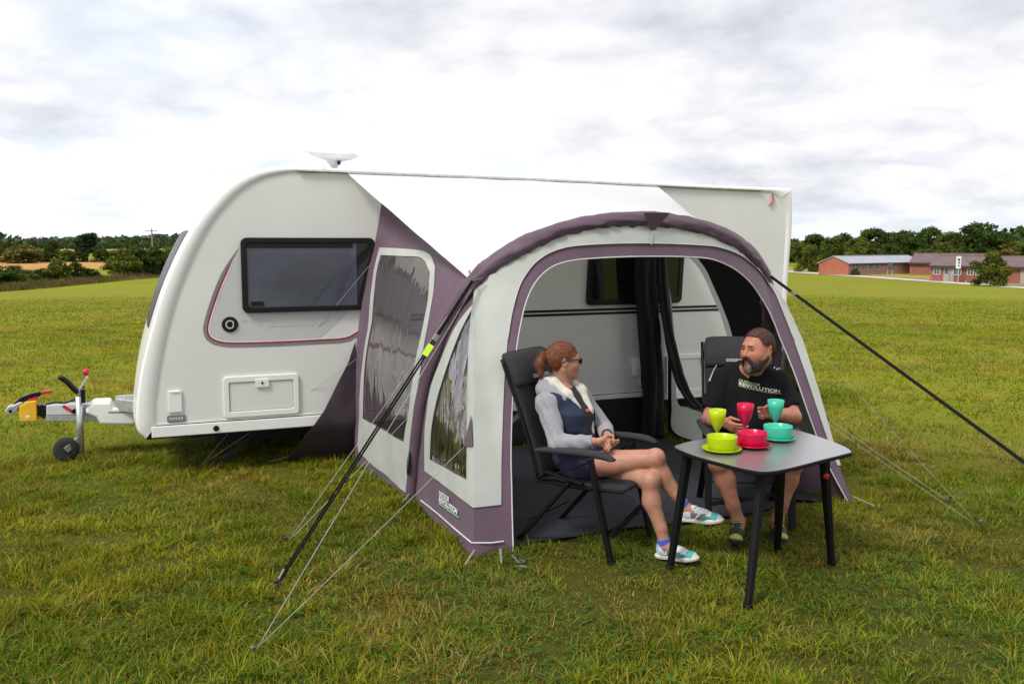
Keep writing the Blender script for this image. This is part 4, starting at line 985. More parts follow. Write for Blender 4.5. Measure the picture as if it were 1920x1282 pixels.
# roof
def rail_z(a): return float(np.interp(a, po[:, 0][60:120], po[:, 1][60:120])) - .045
ns, nt_ = 61, 31; V = []
a0f, a1f = .215, 2.595
for jt in range(nt_):
    t = jt / (nt_ - 1)
    for is_ in range(ns):
        s = is_ / (ns - 1); aR = -.19 + 3.02 * s; aF = a0f + (a1f - a0f) * s; zf = arch_z(aF) + .052
        R_ = np.array([aR, CB - .012, rail_z(aR)]); F_ = np.array([aF, bz(zf - .05) + .035, zf])
        P = R_ + (F_ - R_) * t
        e = math.sin(math.pi * s) ** .5
        P[2] += .02 * math.sin(math.pi * t) * e + .004 * fbm((P[0] * 2, P[1] * 2, 0), 1.5)
        V.append(W(*P))
F = [(j * ns + i, j * ns + i + 1, (j + 1) * ns + i + 1, (j + 1) * ns + i) for j in range(nt_ - 1) for i in range(ns - 1)]
put('roof_canopy', V, F, M_canopy, awn, smooth=True, fixn=True)

# ---- front: leaned surface under the arch
def kf(a):
    a = min(max(a, .235), MIR - .235); z = arch_z(a); return bz(z) / z
left_fold = [(0.0, 0.004), (.06, .45), (.125, .9), (.185, 1.35), (.232, 1.62)]
def af_(z): return float(np.interp(z, [p[1] for p in left_fold], [p[0] for p in left_fold]))
def ar_(z): return float(np.interp(z, (0, .175, .40, .78, 1.17, 1.45, 1.62), (2.95, 2.90, 2.86, 2.82, 2.775, 2.70, 2.60)))
def bf_(z): return kf(0.0) * z - .03 * math.sin(math.pi * min(max(z / 1.8, 0), 1))
def fsurf(a, z, out=0.0):
    al, ar = af_(z), ar_(z); w = min(max(min(a - al, ar - a) / .2, 0), 1); side = -1 if a < MIR / 2 else 1
    return np.array([a + side * out * .8 * (1 - w) ** 2, kf(a) * z - .03 * math.sin(math.pi * min(max(z / 1.8, 0), 1)) - out + .008 * w * fbm((a * 2.2, z * 1.1, 5), 2.0), z])
def fpx(u, v):
    k = .3
    for _ in range(8):
        n = Bv - k * np.array([0, 0, 1.]); d = ray(u, v); P = Cv + d * ((O0 - Cv) @ n) / (d @ n); q = AB(P); k = kf(q[0])
    return q[[0, 2]]
open_px = [(962, 1042), (957, 930), (955, 800), (962, 680), (975, 600), (990, 552), (1010, 520), (1035, 500), (1070, 489), (1120, 484), (1200, 481), (1290, 482), (1340, 488), (1385, 511), (1420, 551), (1447, 605), (1478, 685), (1512, 780), (1548, 868), (1592, 948)]
trim_px = [(938, 1042), (937, 930), (938, 800), (944, 680), (954, 600), (967, 550), (984, 515), (1010, 486), (1048, 467), (1100, 459), (1200, 456), (1300, 459), (1352, 465), (1398, 486), (1437, 532), (1466, 593), (1497, 680), (1529, 775), (1560, 860), (1603, 948)]
op = smooth_poly([fpx(*p) for p in open_px], 100); tr_ = smooth_poly([fpx(*p) for p in trim_px], 100)
for c in (op, tr_): c[0, 1] = c[-1, 1] = .004
right_fold = [(ar_(z), z) for z in (.004, .175, .4, .6, .78, 1.0, 1.17, 1.35, 1.45, 1.55, 1.62)]
arcm = [(a, z - .03) for a, z in arch2 if .25 < a < MIR - .25 and z > 1]
outer = resample(np.array(left_fold + arcm[::3] + right_fold[::-1]), 130)
def cloth(name, poly, fn, m, holes=(), step=.07, parent=None, solid=.003, smooth=True):
    V2, F2 = panel2d(poly, holes, step); return put(name, [W(*fn(*p)) for p in V2], F2, m, parent or awn, smooth=smooth, solid=solid, fixn=True)
cloth('front_panel', np.vstack([outer, op[::-1]]), lambda a, z: fsurf(a, z), M_purple, step=.05)
up = outer[outer[:, 1] > .285]; tu = tr_[tr_[:, 1] > .285]
zl = .285
cre = np.vstack([[(np.interp(zl, outer[:40, 1], outer[:40, 0]), zl)], up, [(np.interp(zl, outer[::-1][:40, 1], outer[::-1][:40, 0]), zl)],
                 [(np.interp(zl, tr_[::-1][:25, 1], tr_[::-1][:25, 0]), zl)], tu[::-1], [(np.interp(zl, tr_[:25, 1], tr_[:25, 0]), zl)]])
cloth('cream_front', cre, lambda a, z: fsurf(a, z, .010), M_cream, step=.05)
MB().tube([W(*fsurf(a, z, .006)) for a, z in op], .005, 6).put('door_piping', M_piping, awn, smooth=True)
MB().tube([W(*fsurf(a, z, .012)) for a, z in tr_[18:-18]], .003, 5).put('trim_piping', M_piping, awn, smooth=True)
# triangular tab and strap at the apex
tb = [fpx(1192, 400), fpx(1240, 400), fpx(1222, 432), fpx(1214, 432)]
MB().extr([W(p[0], bz(p[1]) - .085 + .0 * i, p[1]) for i, p in enumerate(tb)], Bv * .006).put('centre_tab', M_purple, awn, fixn=True)
c0 = fpx(1218, 430); c1 = fpx(1219, 458); MB().bar(W(c0[0], bz(c0[1]) - .075, c0[1]), W(*fsurf(c1[0], c1[1], .015)), .012, .003, Bv).put('centre_strap', M_ldgrey, awn)

# ---- side walls: rear part between caravan and beam leg, front wing between beam leg and the front fold
_re = np.array([plB(u, v, 2.62)[[0, 2]] for u, v in ((718, 369), (706, 444), (690, 505), (678, 570), (673, 608), (668, 650), (666, 700), (665, 779), (665, 850))])[::-1]
def rear_a(z): return float(np.interp(z, _re[:, 1], _re[:, 0])) if z > _re[0, 1] else float(_re[0, 0])
def rside(b, z, out=0.0, mir=False):
    bl = bz(z); w = min(max((2.62 - b) / (2.62 - bl), 0), 1.1); a = w * leg_a(z) + (1 - w) * rear_a(z)
    a = a - out + .010 * fbm((b * 1.6, z * .9, 9), 2.2) + .006 * fbm((b * 5 + z * 2.5, z * 2.2 - b, 3), 1.6, 2) * min(1, max(0, (2.6 - b) / .3))
    return np.array([MIR - a if mir else a, b, z])
def wing(b, z, out=0.0, mir=False):
    bl, bf = bz(z), bf_(z); w = min(max((b - bf) / max(bl - bf, .02), -.1), 1.1); af = af_(z); wn_ = min(max((b - bf) / .2, 0), 1)
    a = w * leg_a(z) + (1 - w) * af - out + .006 * wn_ * fbm((b * 2.0, z, 13), 2.0)
    return np.array([MIR - a + (1 - w) * (ar_(z) - MIR + af) if mir else a, b - max(out, 0) * .8 * (1 - wn_) ** 2, z])
def spx(u, v, fn):
    a = 0.0
    for _ in range(12):
        q = plA(u, v, a); z = min(max(q[2], 0), 2.4); a = .5 * a + .5 * fn(q[1], z)[0]
    return np.array([q[1], q[2]])
def ztop(b): return 1.735 + (b - .60) * (rail_z(-.1) - 1.80) / 2.05
legl = [(bz(z), z) for z in np.linspace(0.004, 1.66, 26)]
rear_poly = np.array(legl + [(b, ztop(b)) for b in np.linspace(.72, 2.62, 20)] + [(2.62, z) for z in np.linspace(2.25, .004, 22)] + [(b, .004) for b in np.linspace(2.5, 1.4, 10)])
fr_o = [spx(u, v, rside) for u, v in ((713, 464), (755, 466), (797, 471), (812, 486), (816, 513), (808, 582), (791, 686), (776, 790), (762, 923), (720, 886), (671, 845), (675, 779), (693, 600), (709, 476))]
wi = [spx(u, v, rside) for u, v in ((715, 478), (755, 480), (791, 483), (804, 502), (807, 519), (798, 594), (779, 686), (768, 770), (758, 829), (718, 805), (681, 785), (699, 600))]
fr_o = np.array(fr_o); wi = np.array(wi)
wi_s = np.vstack([resample(smooth_poly(wi[:9], 50), 40), resample(np.vstack([wi[8:], wi[:1]]), 30)[1:-1]])
fr_s = np.vstack([resample(smooth_poly(fr_o[:9], 50), 40), resample(np.vstack([fr_o[8:], fr_o[:1]]), 30)[1:-1]])
fr_s[:, 0] = np.minimum(fr_s[:, 0], 2.59); wi_s[:, 0] = np.minimum(wi_s[:, 0], 2.56); fr_s[:, 1] = np.maximum(fr_s[:, 1], .02)
cloth('side_wall', rear_poly, lambda b, z: rside(b, z), M_purple, [wi_s])
cloth('cream_frame', fr_s, lambda b, z: rside(b, z, .007), M_cream, [wi_s])
cloth('clear_window', wi_s, lambda b, z: rside(b, z, -.002), M_vinyl, step=.08, solid=0)
wing_poly = np.array([(bz(z), z) for z in np.linspace(1.62, .004, 26)] + [(b, .004) for b in np.linspace(1.1, .1, 8)] + [(bf_(z), z) for z in np.linspace(.004, 1.62, 26)])
wp = [spx(u, v, wing) for u, v in ((886, 580), (879, 700), (878, 800), (877, 899), (842, 880), (808, 861), (810, 815), (815, 778), (825, 735), (838, 694), (860, 634))]
ww_ = np.vstack([resample(np.array(wp[:4]), 20), resample(np.array(wp[3:6]), 14)[1:], resample(smooth_poly(wp[5:] + wp[:1], 40), 26)[1:-1]])
cp_ = [spx(u, v, wing) for u, v in ((888, 570), (860, 606), (831, 669), (813, 715), (805, 750), (799, 800), (798, 830), (798, 882))]
cw = np.vstack([resample(smooth_poly(cp_, 40), 30), resample(np.array([cp_[-1], (bf_(.285), .285)]), 14)[1:], resample(np.array([(bf_(z), z) for z in np.linspace(.285, 1.58, 20)]), 20)[1:]])
for mir in (False, True):
    cloth('front_wing', wing_poly, lambda b, z: wing(b, z, 0, mir), M_purple, [ww_], step=.05)
    cloth('cream_wing', cw, lambda b, z: wing(b, z, .010, mir), M_cream, [ww_], step=.05)
    cloth('clear_window', ww_, lambda b, z: wing(b, z, -.002, mir), M_vinyl3 if mir else M_vinyl2, step=.08, solid=0)
# right rear wall: its door hangs open
od = smooth_poly(np.array([(2.44, .39), (2.46, 1.0), (2.45, 1.6), (2.40, 1.80), (2.22, 1.885), (1.97, 1.86), (1.74, 1.72), (1.60, 1.42), (1.47, 1.06), (1.41, .7), (1.38, .46), (1.6, .40), (1.9, .355), (2.2, .345)]), 80, True)
fo = smooth_poly(np.array([(2.54, .33), (2.55, 1.0), (2.55, 1.6), (2.52, 1.88), (2.24, 1.97), (1.93, 1.95), (1.65, 1.80), (1.50, 1.44), (1.37, 1.06), (1.31, .7), (1.28, .4), (1.30, .06), (1.9, .06), (2.5, .06)]), 80, True)
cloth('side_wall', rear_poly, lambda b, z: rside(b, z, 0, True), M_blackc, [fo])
cloth('cream_frame', fo, lambda b, z: rside(b, z, 0, True), M_cream, [od], solid=0)
def drape(name, pts, width, depth, m, folds=5, seed=0):
    """hanging bunch of cloth along a path (ABz points)"""
    P = smooth_poly(pts, 40); V = []; n = 40
    for i, p in enumerate(P):
        s = i / 39; w = np.interp(s, np.linspace(0, 1, len(width)), width)
        for k in range(n):
            t = 2 * math.pi * k / n; r = 1 + .22 * math.sin(folds * t + 2.0 * fbm((s * 2.5, seed, 0))) + .1 * fbm((s * 6, t, seed), 2)
            V.append(W(p[0] + depth * .4 * math.cos(t) * r + .15 * w * math.sin(t) * r, p[1] + .5 * w * math.sin(t) * r, p[2]))
    F = [(i * n + k, i * n + (k + 1) % n, (i + 1) * n + (k + 1) % n, (i + 1) * n + k) for i in range(39) for k in range(n)] + [tuple(range(n)), tuple(39 * n + k for k in range(n))]
    return put(name, V, F, m, awn, smooth=True, fixn=True)
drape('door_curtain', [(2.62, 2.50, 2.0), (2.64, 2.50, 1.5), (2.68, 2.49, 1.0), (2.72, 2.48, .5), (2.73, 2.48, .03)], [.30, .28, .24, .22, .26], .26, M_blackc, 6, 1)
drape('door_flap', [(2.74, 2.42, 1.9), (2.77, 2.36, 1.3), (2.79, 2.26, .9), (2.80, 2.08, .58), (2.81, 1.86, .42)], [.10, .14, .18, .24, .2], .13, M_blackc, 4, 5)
# black draught skirt hung under the caravan side
sk = [(a, z) for a, z in ((1.78, .006), (1.78, .40), (2.30, .405), (2.86, .405), (2.86, .006))]
cloth('draught_skirt', resample(np.array(sk + sk[:1]), 40)[:-1], lambda a, z: np.array([a, CB - .05 + .012 * fbm((a * 3, z, 2), 2), z]), M_blackc, step=.1)
# skirt flap at the left, spread over the caravan's lower side
fl = [plB(u, v, 2.55)[[0, 2]] for u, v in ((668, 640), (655, 680), (610, 770), (575, 820), (543, 863), (600, 862), (672, 860), (676, 760))]
fl[4][1] = .004; fl[5][1] = .004; fl[6][1] = .004; fl = [np.array([p[0], max(p[1], .004)]) for p in fl]
cloth('skirt_flap', resample(np.array(fl + fl[:1]), 50)[:-1], lambda a, z: np.array([a, 2.59 + .02 * fbm((a * 3, z * 1.2, 4), 2) + .30 * max(0, 1 - z / .36) ** 1.2, z]), M_flap, step=.05)
# piping along the bottom, pegging loops, tabs
M_tape = mat('grey_tape', (.22, .21, .22), .6)
bp_ = [W(*wing(*spx(u, v, wing), .012)) for u, v in ((792, 937), (825, 963), (858, 992), (887, 1016))]
MB().tube(bp_, .006, 5).put('mud_piping', M_piping, awn); MB().tube([bp_[-1], W(*fsurf(.12, .075, .014)), W(*fsurf(.2, .075, .014))], .006, 5).put('mud_piping', M_piping, awn)
for (px0, px1) in (((890, 1030), (872, 1058)), ((938, 1028), (940, 1056)), ((960, 1040), (975, 1056)), ((1598, 930), (1640, 948)), ((768, 925), (752, 942)), ((780, 925), (790, 940)), ((700, 880), (692, 892)), ((545, 860), (505, 865))):
    q1 = G(px1[0], px1[1], .02); d = ray(*px0); q0 = Cv + d * ((np.linalg.norm(q1 - Cv)) / np.linalg.norm(d)) ; q0[2] = max(q0[2], .06)
    MB().bar(q0, q1, .014, .003, (0, 0, 1)).put('peg_loop', M_tape, awn)
g0 = G(966, 1053, .03); rg_ = np.random.default_rng(3)
g0 = G(966, 1053, .012)
for k_ in range(2): MB().tube(smooth_poly(g0 + np.cumsum(rg_.normal(0, .022, (6, 3)) * np.array([1, 1, .12]), 0), 24), .004, 6).put('tape_bundle', M_tape, awn, smooth=True)
def tabtri(pxs, fn):
    q = [fn(*spx(u, v, fn), .02) for u, v in pxs]; MB().extr([W(*p) for p in q], -Av * .004).put('guy_tab', M_purple, awn, fixn=True)
tabtri(((888, 778), (876, 834), (890, 834)), wing)
q = W(*wing(.30, .62, 0, True)); MB().extr([q + np.array([0, 0, .11]), q + np.array([0, 0, -.03]), q + Av * .13 + np.array([0, 0, -.05])], Bv * .004).put('guy_tab', M_purple, awn, fixn=True)
# air valve window on the beam sleeve
vz = [W(*(np.array([leg_a(z) - .062, bz(z) - .01, z]))) for z in (.24, .30, .36, .42)]
M_valve = mat('valve_window', (.10, .14, .13), .15, var=.5, vscale=40, spec=.7)
MB().tube(vz, [.012, .03, .03, .012], 10, flat=.35).put('valve_window', M_valve, awn, smooth=True)
# lettering on the lower panel
def on_wing(p):
    q = AB(p); r = wing(q[1], q[2], .012); return W(*r)
t0 = W(*wing(*spx(826, 938, wing), .012)); t1 = W(*wing(*spx(862, 963, wing), .012)); xd = (t1 - t0) / np.linalg.norm(t1 - t0)
text_mesh('maker_lettering', 'OUTDOOR', .05, M_logo, awn, t0 + np.array([0, 0, .035]), xd, XZ, width=.20, bold=.002, fn=on_wing)
text_mesh('maker_lettering', 'REVOLUTION', .05, M_logo, awn, t0 - np.array([0, 0, .006]), xd, XZ, width=.36, bold=.002, fn=on_wing)
uz = [on_wing(t0 + xd * t - np.array([0, 0, .018 - .0])) for t in np.linspace(0, .40, 12)]
MB().tube(uz, .004, 4).put('logo_swoosh', M_glow, awn)

# ---- groundsheet, laid inside
M_gs = mat('groundsheet_grey', (.022, .023, .032), .8, var=.2, vscale=3, bump=.2, bscale=30)
gsp = np.array([(.06, .09), (.5, .07), (1.0, .09), (1.6, .05), (2.2, .08), (2.55, .22), (2.8, .10), (2.82, 1.3), (2.8, 2.58), (0.02, 2.58), (.02, 1.3)])
V2, F2 = panel2d(resample(np.vstack([gsp, gsp[:1]]), 80)[:-1], step=.07)
put('groundsheet', [W(a, b, .022 + .008 * fbm((a * 2.2, b * 2.2, 1), 1.5)) for a, b in V2], F2, M_gs, None, smooth=True, solid=.004, fixn=True)
tag(bpy.data.objects['groundsheet'], 'dark blue grey groundsheet laid inside the awning', 'groundsheet')

# ================================================================ GUY LINES AND PEGS
M_cord = mat('guy_cord', (.34, .33, .30), .7, bump=.3, bscale=200); M_steel = mat('peg_steel', (.16, .16, .16), .4, metal=.7); M_pegk = mat('peg_head', (.02, .02, .02), .5)
def cord(name, label, p0, p1, r=.0020, sag=.006, group='guy lines of the awning', slider=None):
    P = np.array([p0 + (p1 - p0) * t - np.array([0, 0, sag * 4 * t * (1 - t)]) for t in np.linspace(0, 1, 14)])
    if slider is None:
        return tag(MB().tube(P, r, 6).put(name, M_cord, smooth=True), label, 'guy line', group)
    ro = root(name, label, 'guy line', p1, 0, group); MB().tube(P, r, 6).put('cord', M_cord, ro, smooth=True)
    q = p0 + (p1 - p0) * slider; x = (p1 - p0) / np.linalg.norm(p1 - p0); MB().bar(q - x * .022, q + x * .022, .014, .008).put('slider', M_pegk, ro)
    return ro
def peg(P, label, dirv, head=True):
    d = np.array([dirv[0], dirv[1], 0.]); d /= np.linalg.norm(d) + 1e-9; top = P + np.array([0, 0, .05]) + d * .02
    ro = root('tent_peg', label, 'tent peg', (P[0], P[1], 0), 0, 'tent pegs')
    MB().tube([P - d * .05 - np.array([0, 0, .12]), top], .006, 8).put('shaft', M_steel, ro)
    MB().lathe(top, [(.008, -.010), (.013, -.005), (.013, .006), (.008, .010), (0, .011)], 12).put('cap', M_pegk if head else M_steel, ro)
pg1, pg2, pg3, pgc = G(524, 1104), G(480, 1230), G(542, 1022), G(376, 880)
peg(pg1, 'steel peg holding the thick black storm strap at the left', pg1[:2] - W(.2, .6, 0)[:2]); peg(pg2, 'peg nearest the camera where two thin guy lines meet', pg2[:2] - W(.2, .6, 0)[:2], False)
peg(pg3, 'black topped peg in the grass left of the storm strap', pg3[:2] - W(.2, .6, 0)[:2]); peg(pgc, 'dark peg in the grass under the caravan side', (-1, -.4))
pj = W(*spx(887, 552, rside).tolist()) if False else W(.20, bz(1.60) - .06, 1.60)
cord('guy_line', 'thin grey guy line from the beam shoulder to the nearest peg', pj, pg2 + np.array([0, 0, .03]))
cord('guy_line', 'thin grey guy line from the side window tab to the nearest peg', W(*wing(*spx(880, 832, wing), .024)), pg2 + np.array([0, 0, .035]))
cord('guy_line', 'thin grey guy line from the mid beam leg to the black topped peg', W(leg_a(.72) - .07, bz(.72), .72), pg3 + np.array([0, 0, .03]), slider=.55)
cord('guy_line', 'thin grey guy line from the upper beam leg to the black topped peg', W(leg_a(1.42) - .05, bz(1.42) - .04, 1.42), pg3 + np.array([0, 0, .035]))
cord('guy_line', 'thin guy line across the caravan window down to the dark peg', W(rear_a(1.72) - .01, 2.55, 1.72), pgc + np.array([0, 0, .03]), r=.0018)
cord('guy_line', 'thin guy line from the skirt flap tip past the locker to the dark peg', W(-.13, 2.55, .94), pgc + np.array([0, 0, .035]), r=.0018, slider=.42)
pr1, pr2 = G(1776, 944), G(1832, 990)
peg(pr1, 'dark peg in the field right of the table', (1, -.3)); peg(pr2, 'further right peg holding the long thin guy line', (1, -.3), False)
cord('guy_line', 'thin guy line from the right tab to the dark peg right of the table', q + Av * .12 + np.array([0, 0, -.04]), pr1 + np.array([0, 0, .03]))
cord('guy_line', 'long thin guy line from the right beam shoulder to the far right peg', W(MIR - .20, bz(1.55), 1.55), pr2 + np.array([0, 0, .03]), r=.0012)
cord('guy_line', 'second thin guy line from the right tab lying lower', q + Av * .05 + np.array([0, 0, -.04]), pr2 + np.array([0, 0, .02]), r=.0012)
def strap(name, label, p0, p1, mid, tagcol):
    ro = root(name, label, 'storm strap', p1, 0, 'storm straps'); x = (p1 - p0) / np.linalg.norm(p1 - p0); upv = np.cross(x, Fv)
    pm = p0 + (p1 - p0) * mid
    MB().bar(p0, pm, .022, .004, Fv).put('upper_webbing', M_strap, ro)
    for s in (-1, 1):
        o = np.cross(x, Fv) * .0085 * s; MB().bar(pm + o, p1 + o * .8 + np.array([0, 0, .01]), .0115, .004, Fv).put('lower_webbing', M_strap, ro)
    MB().box(pm, (.025, .018, .006), (x, np.cross(x, Fv), Fv)).put('buckle', M_steel, ro, bevel=.003)
    if tagcol: MB().box(pm + x * .10, (.042, .021, .006), (x, np.cross(x, Fv), Fv)).put('lime_tag', M_lime, ro, bevel=.002)
    MB().tube([p1 + np.array([0, 0, .03]) - x * .05, p1 + np.array([0, 0, .02]), p1 - np.array([0, 0, .05])], .008, 8).put('hook', M_steel, ro)
    MB().tube([p0 - x * .05 + np.cross(x, Fv) * .05, p0, p0 - x * .05 - np.cross(x, Fv) * .06], .006, 6).put('ring', M_steel, ro)
sp0 = W(.19, bz(1.68) - .08, 1.66)
strap('storm_strap', 'thick black storm strap with lime tag from the left shoulder to the grass', sp0, pg1 + np.array([0, 0, .04]), .215, True)
sp1 = W(MIR - .215, bz(1.66) - .04, 1.655)
d_ = ray(1920, 868); tt = 4.75 / d_[1]; pe = Cv + d_ * tt; pe = sp1 + (pe - sp1) * (sp1[2] - .03) / (sp1[2] - pe[2])
strap('storm_strap', 'black storm strap running from the right shoulder out of the picture', sp1, pe, .07, False)
peg(pe * np.array([1, 1, 0]), 'peg of the right storm strap outside the picture', (1, -.5))

# papers hung on the caravan wall beside the curtain
pp = [plB(u, v, CB - .02)[[0, 2]] for u, v in ((1182, 671), (1207, 669), (1208, 704), (1205, 705), (1205, 722), (1196, 722), (1196, 708), (1185, 705))]
pr_ = root('wall_papers', 'white papers hung on the caravan wall left of the black curtain', 'papers', W(pp[0][0], CB - .02, pp[2][1]))
M_paper = mat('white_paper', (.90, .89, .92), .7, var=.06, vscale=15, bump=.2, bscale=25)
MB().extr([W(p[0], CB - .022 - .012 * i_ % .02, p[1]) for i_, p in enumerate([pp[0], pp[1], pp[2], pp[7]])], -Bv * .003).put('sheet', M_paper, pr_, fixn=True)
MB().extr([W(p[0], CB - .034, p[1]) for p in (pp[3], pp[4], pp[5], pp[6])], -Bv * .003).put('tag', M_paper, pr_, fixn=True)

# ================================================================ TABLE AND TABLEWARE
TZ = .725
M_top = mat('table_grey_top', (.17, .158, .166), .3, var=.10, vscale=60, spec=.8, coat=.9, bump=.02, bscale=300); M_top.node_tree.nodes['Principled BSDF'].inputs['Coat IOR'].default_value = 1.6; M_top.node_tree.nodes['Principled BSDF'].inputs['Coat Roughness'].default_value = .2; M_tblk = mat('table_black', (.0045, .0045, .005), .6, spec=.2)
tp = [(1264, 838), (1300, 853), (1350, 867), (1400, 879), (1440, 883.5), (1485, 876), (1540, 862), (1588, 850), (1598, 845.5), (1580, 834), (1540, 819), (1500, 807), (1475, 803), (1440, 804.5), (1380, 811), (1310, 823), (1272, 832)]
tw = np.array([G(u, v, TZ) for u, v in tp]); tws = smooth_poly(tw, 90, True); tctr = tws.mean(0)
tab = root('camping_table', 'grey topped camping table with splayed black legs on the grass', 'table', (tctr[0], tctr[1], 0))
def slab(name, P, z0, z1, m, parent, bevel): return MB().extr([np.array([p[0], p[1], z0]) for p in P], np.array([0, 0, z1 - z0])).put(name, m, parent, bevel=bevel, fixn=True)
slab('table_top', tctr + (tws - tctr) * .985, TZ - .010, TZ, M_top, tab, .002)
slab('table_edge', tws, TZ - .024, TZ - .0025, M_tblk, tab, .006)
lg = [((1428, 893), (1402, 1140)), ((1288, 862), (1256, 1067)), ((1546, 868), (1559, 1057)), ((1463, 878), (1458, 1030))]
tops = []
for (pt, pb) in lg:
    b = G(*pb, .004); zt = TZ - .03; d = ray(*pt); t_ = G(pt[0], pt[1], .655); dirv = (t_ - b) / (t_[2] - b[2]); t_ = b + dirv * (zt - b[2]); tops.append(t_)
    ax_ = np.array([math.cos(rad(34)), math.sin(rad(34)), 0]); ay_ = np.array([-ax_[1], ax_[0], 0]); V = []
    for P, h_ in ((b, .019), (b + (t_ - b) * .45, .023), (t_, .027)):
        V += [P + ax_ * h_ * sx + ay_ * h_ * .8 * sy for sx, sy in ((-1, -1), (1, -1), (1, 1), (-1, 1))]
    F = [(3, 2, 1, 0), (8, 9, 10, 11)] + [(r * 4 + k, r * 4 + (k + 1) % 4, r * 4 + 4 + (k + 1) % 4, r * 4 + 4 + k) for r in range(2) for k in range(4)]
    lo_ = put('leg', V, F, M_tblk, tab, bevel=.008, fixn=True)
    MB().lathe(b, [(.025, 0), (.025, .02), (.021, .028)], 14).put('foot', M_tblk, lo_)
for i, j in ((0, 1), (1, 3), (3, 2), (2, 0)): MB().bar(tops[i] - XZ * .005, tops[j] - XZ * .005, .022, .03).put('frame_rail', M_tblk, tab)
kp = tops[2] + np.array([.0, -.042, -.10]); MB().lathe(kp, [(.016, 0), (.016, .012), (.008, .014)], 14, (np.array([1., 0, 0]), XZ, np.array([0, -1., 0]))).put('release_button', M_plred, tab)
MB().tube(smooth_poly([tops[2] + np.array([-.16, -.05, -.012]), tops[2] + np.array([-.12, -.055, -.03]), tops[2] + np.array([-.08, -.05, -.012])], 8), .004, 6).put('wire_clip', M_galv, tab)

def plastic(name, c): 
    m = mat(name, c, .22, var=.05, spec=.4, trans=.18); return m
P_ = {'lime': plastic('lime_plastic', (.50, .62, .004)), 'pink': plastic('pink_plastic', (.62, .006, .065)), 'teal': plastic('teal_plastic', (.07, .55, .38))}
names = {'lime': 'lime yellow', 'pink': 'hot pink', 'teal': 'turquoise'}
pos = {'lime': ((1353, 846), (1344, 824), 768), 'pink': ((1410, 838), (1396, 814), 757), 'teal': ((1458, 825), (1453, 806), 750)}
for k, (pp, pgob, vt) in pos.items():
    c = G(*pp, TZ); rp = .112 if k != 'teal' else .105
    tag(MB().lathe(c + XZ * .001, [(0, 0), (.060, 0), (.066, .003), (rp * .86, .010), (rp, .020), (rp - .002, .023), (rp * .85, .0135), (.064, .006), (0, .006)], 44).put('plate', P_[k], smooth=True), f'{names[k]} plastic plate under the matching bowl on the camping table', 'plate', 'plates on the table')
    tag(MB().lathe(c + XZ * .0085, [(0, 0), (.062, 0), (.074, .006), (.081, .030), (.086, .078), (.085, .082), (.082, .080), (.077, .032), (.070, .010), (0, .005)], 44).put('bowl', P_[k], smooth=True), f'{names[k]} plastic bowl standing on the matching plate', 'bowl', 'bowls on the table')
    b = G(*pgob, TZ); H = atY(pgob[0], vt, b[1])[2] - TZ; cr = .052
    prof = [(0, 0), (.034, 0), (.036, .003), (.012, .009), (.0055, .018), (.0055, H * .24), (.010, H * .28), (.022, H * .38), (.038, H * .55), (.048, H * .76), (cr, H), (cr - .002, H), (.0455, H * .76), (.035, H * .56), (.019, H * .40), (.006, H * .32), (0, H * .31)]
    tag(MB().lathe(b + XZ * .001, prof, 36).put('goblet', P_[k], smooth=True), f'{names[k]} plastic goblet behind the matching bowl' + (', touched by the man' if k == 'pink' else ''), 'goblet', 'goblets on the table')

# ================================================================ CHAIRS
M_pad = mat('charcoal_padding', (.020, .0185, .022), .85, var=.15, vscale=9, bump=.25, bscale=160); M_pad2 = mat('dark_mesh_padding', (.012, .0115, .0135), .88, var=.15, vscale=9, bump=.35, bscale=220); M_frame = mat('black_frame', (.005, .005, .0055), .5, spec=.2)
wc = np.array([.4525, 5.57, 0]); PHI = rad(-34)
wf = np.array([math.cos(PHI), math.sin(PHI), 0]); wlv = np.array([-math.sin(PHI), math.cos(PHI), 0])
def sag(u, v, s):
    d = ray(u, v); t = (s - (Cv - wc) @ wlv) / (d @ wlv); P = Cv + d * t; q = P - wc; return np.array([q @ wf, q @ wlv, P[2]])
def XF(origin, ang):
    R_ = rot_z(ang); o = np.asarray(origin, float); return lambda V: np.asarray(V, float) @ R_.T + o
xw = XF(wc, PHI)
def pad(path, hw, th, n=24, y0=0.0, ends=.35, sup=4.0):
    """padded strip along a path in the x-z plane"""
    P = smooth_poly(path, 26); m = len(P); T_ = np.gradient(P, axis=0); T_ /= np.linalg.norm(T_, axis=1)[:, None]; N_ = np.stack([-T_[:, 1], T_[:, 0]], 1); V = []
    ths = np.interp(np.linspace(0, 1, m), np.linspace(0, 1, len(th)), th); hws = np.interp(np.linspace(0, 1, m), np.linspace(0, 1, len(hw)), hw)
    for i in range(m):
        e = min(i, m - 1 - i) / 3.0; f = math.sqrt(1 - (1 - min(e, 1)) ** 2 * (1 - ends ** 2)) if e < 1 else 1
        for k in range(n):
            t = 2 * math.pi * k / n; c, s = math.cos(t), math.sin(t); cy = math.copysign(abs(c) ** (2 / sup), c); sz = math.copysign(abs(s) ** (2 / sup), s)
            q = P[i] + N_[i] * ths[i] * .5 * sz * f; V.append((q[0], y0 + hws[i] * cy * (.93 + .07 * f), q[1]))
    F = [(i * n + k, i * n + (k + 1) % n, (i + 1) * n + (k + 1) % n, (i + 1) * n + k) for i in range(m - 1) for k in range(n)] + [tuple(range(n)), tuple((m - 1) * n + k for k in range(n))]
    return np.array(V), F
chair = root('camping_chair', 'dark grey padded reclining chair the woman sits in', 'chair', wc, PHI, 'reclining camping chairs')
def lput(name, VF, m, sm=True, **k): return put(name, xw(VF[0]), VF[1], m, chair, smooth=sm, fixn=True, **k)
bk = [(-.16, .43), (-.22, .62), (-.30, .84), (-.385, 1.04), (-.44, 1.17)]
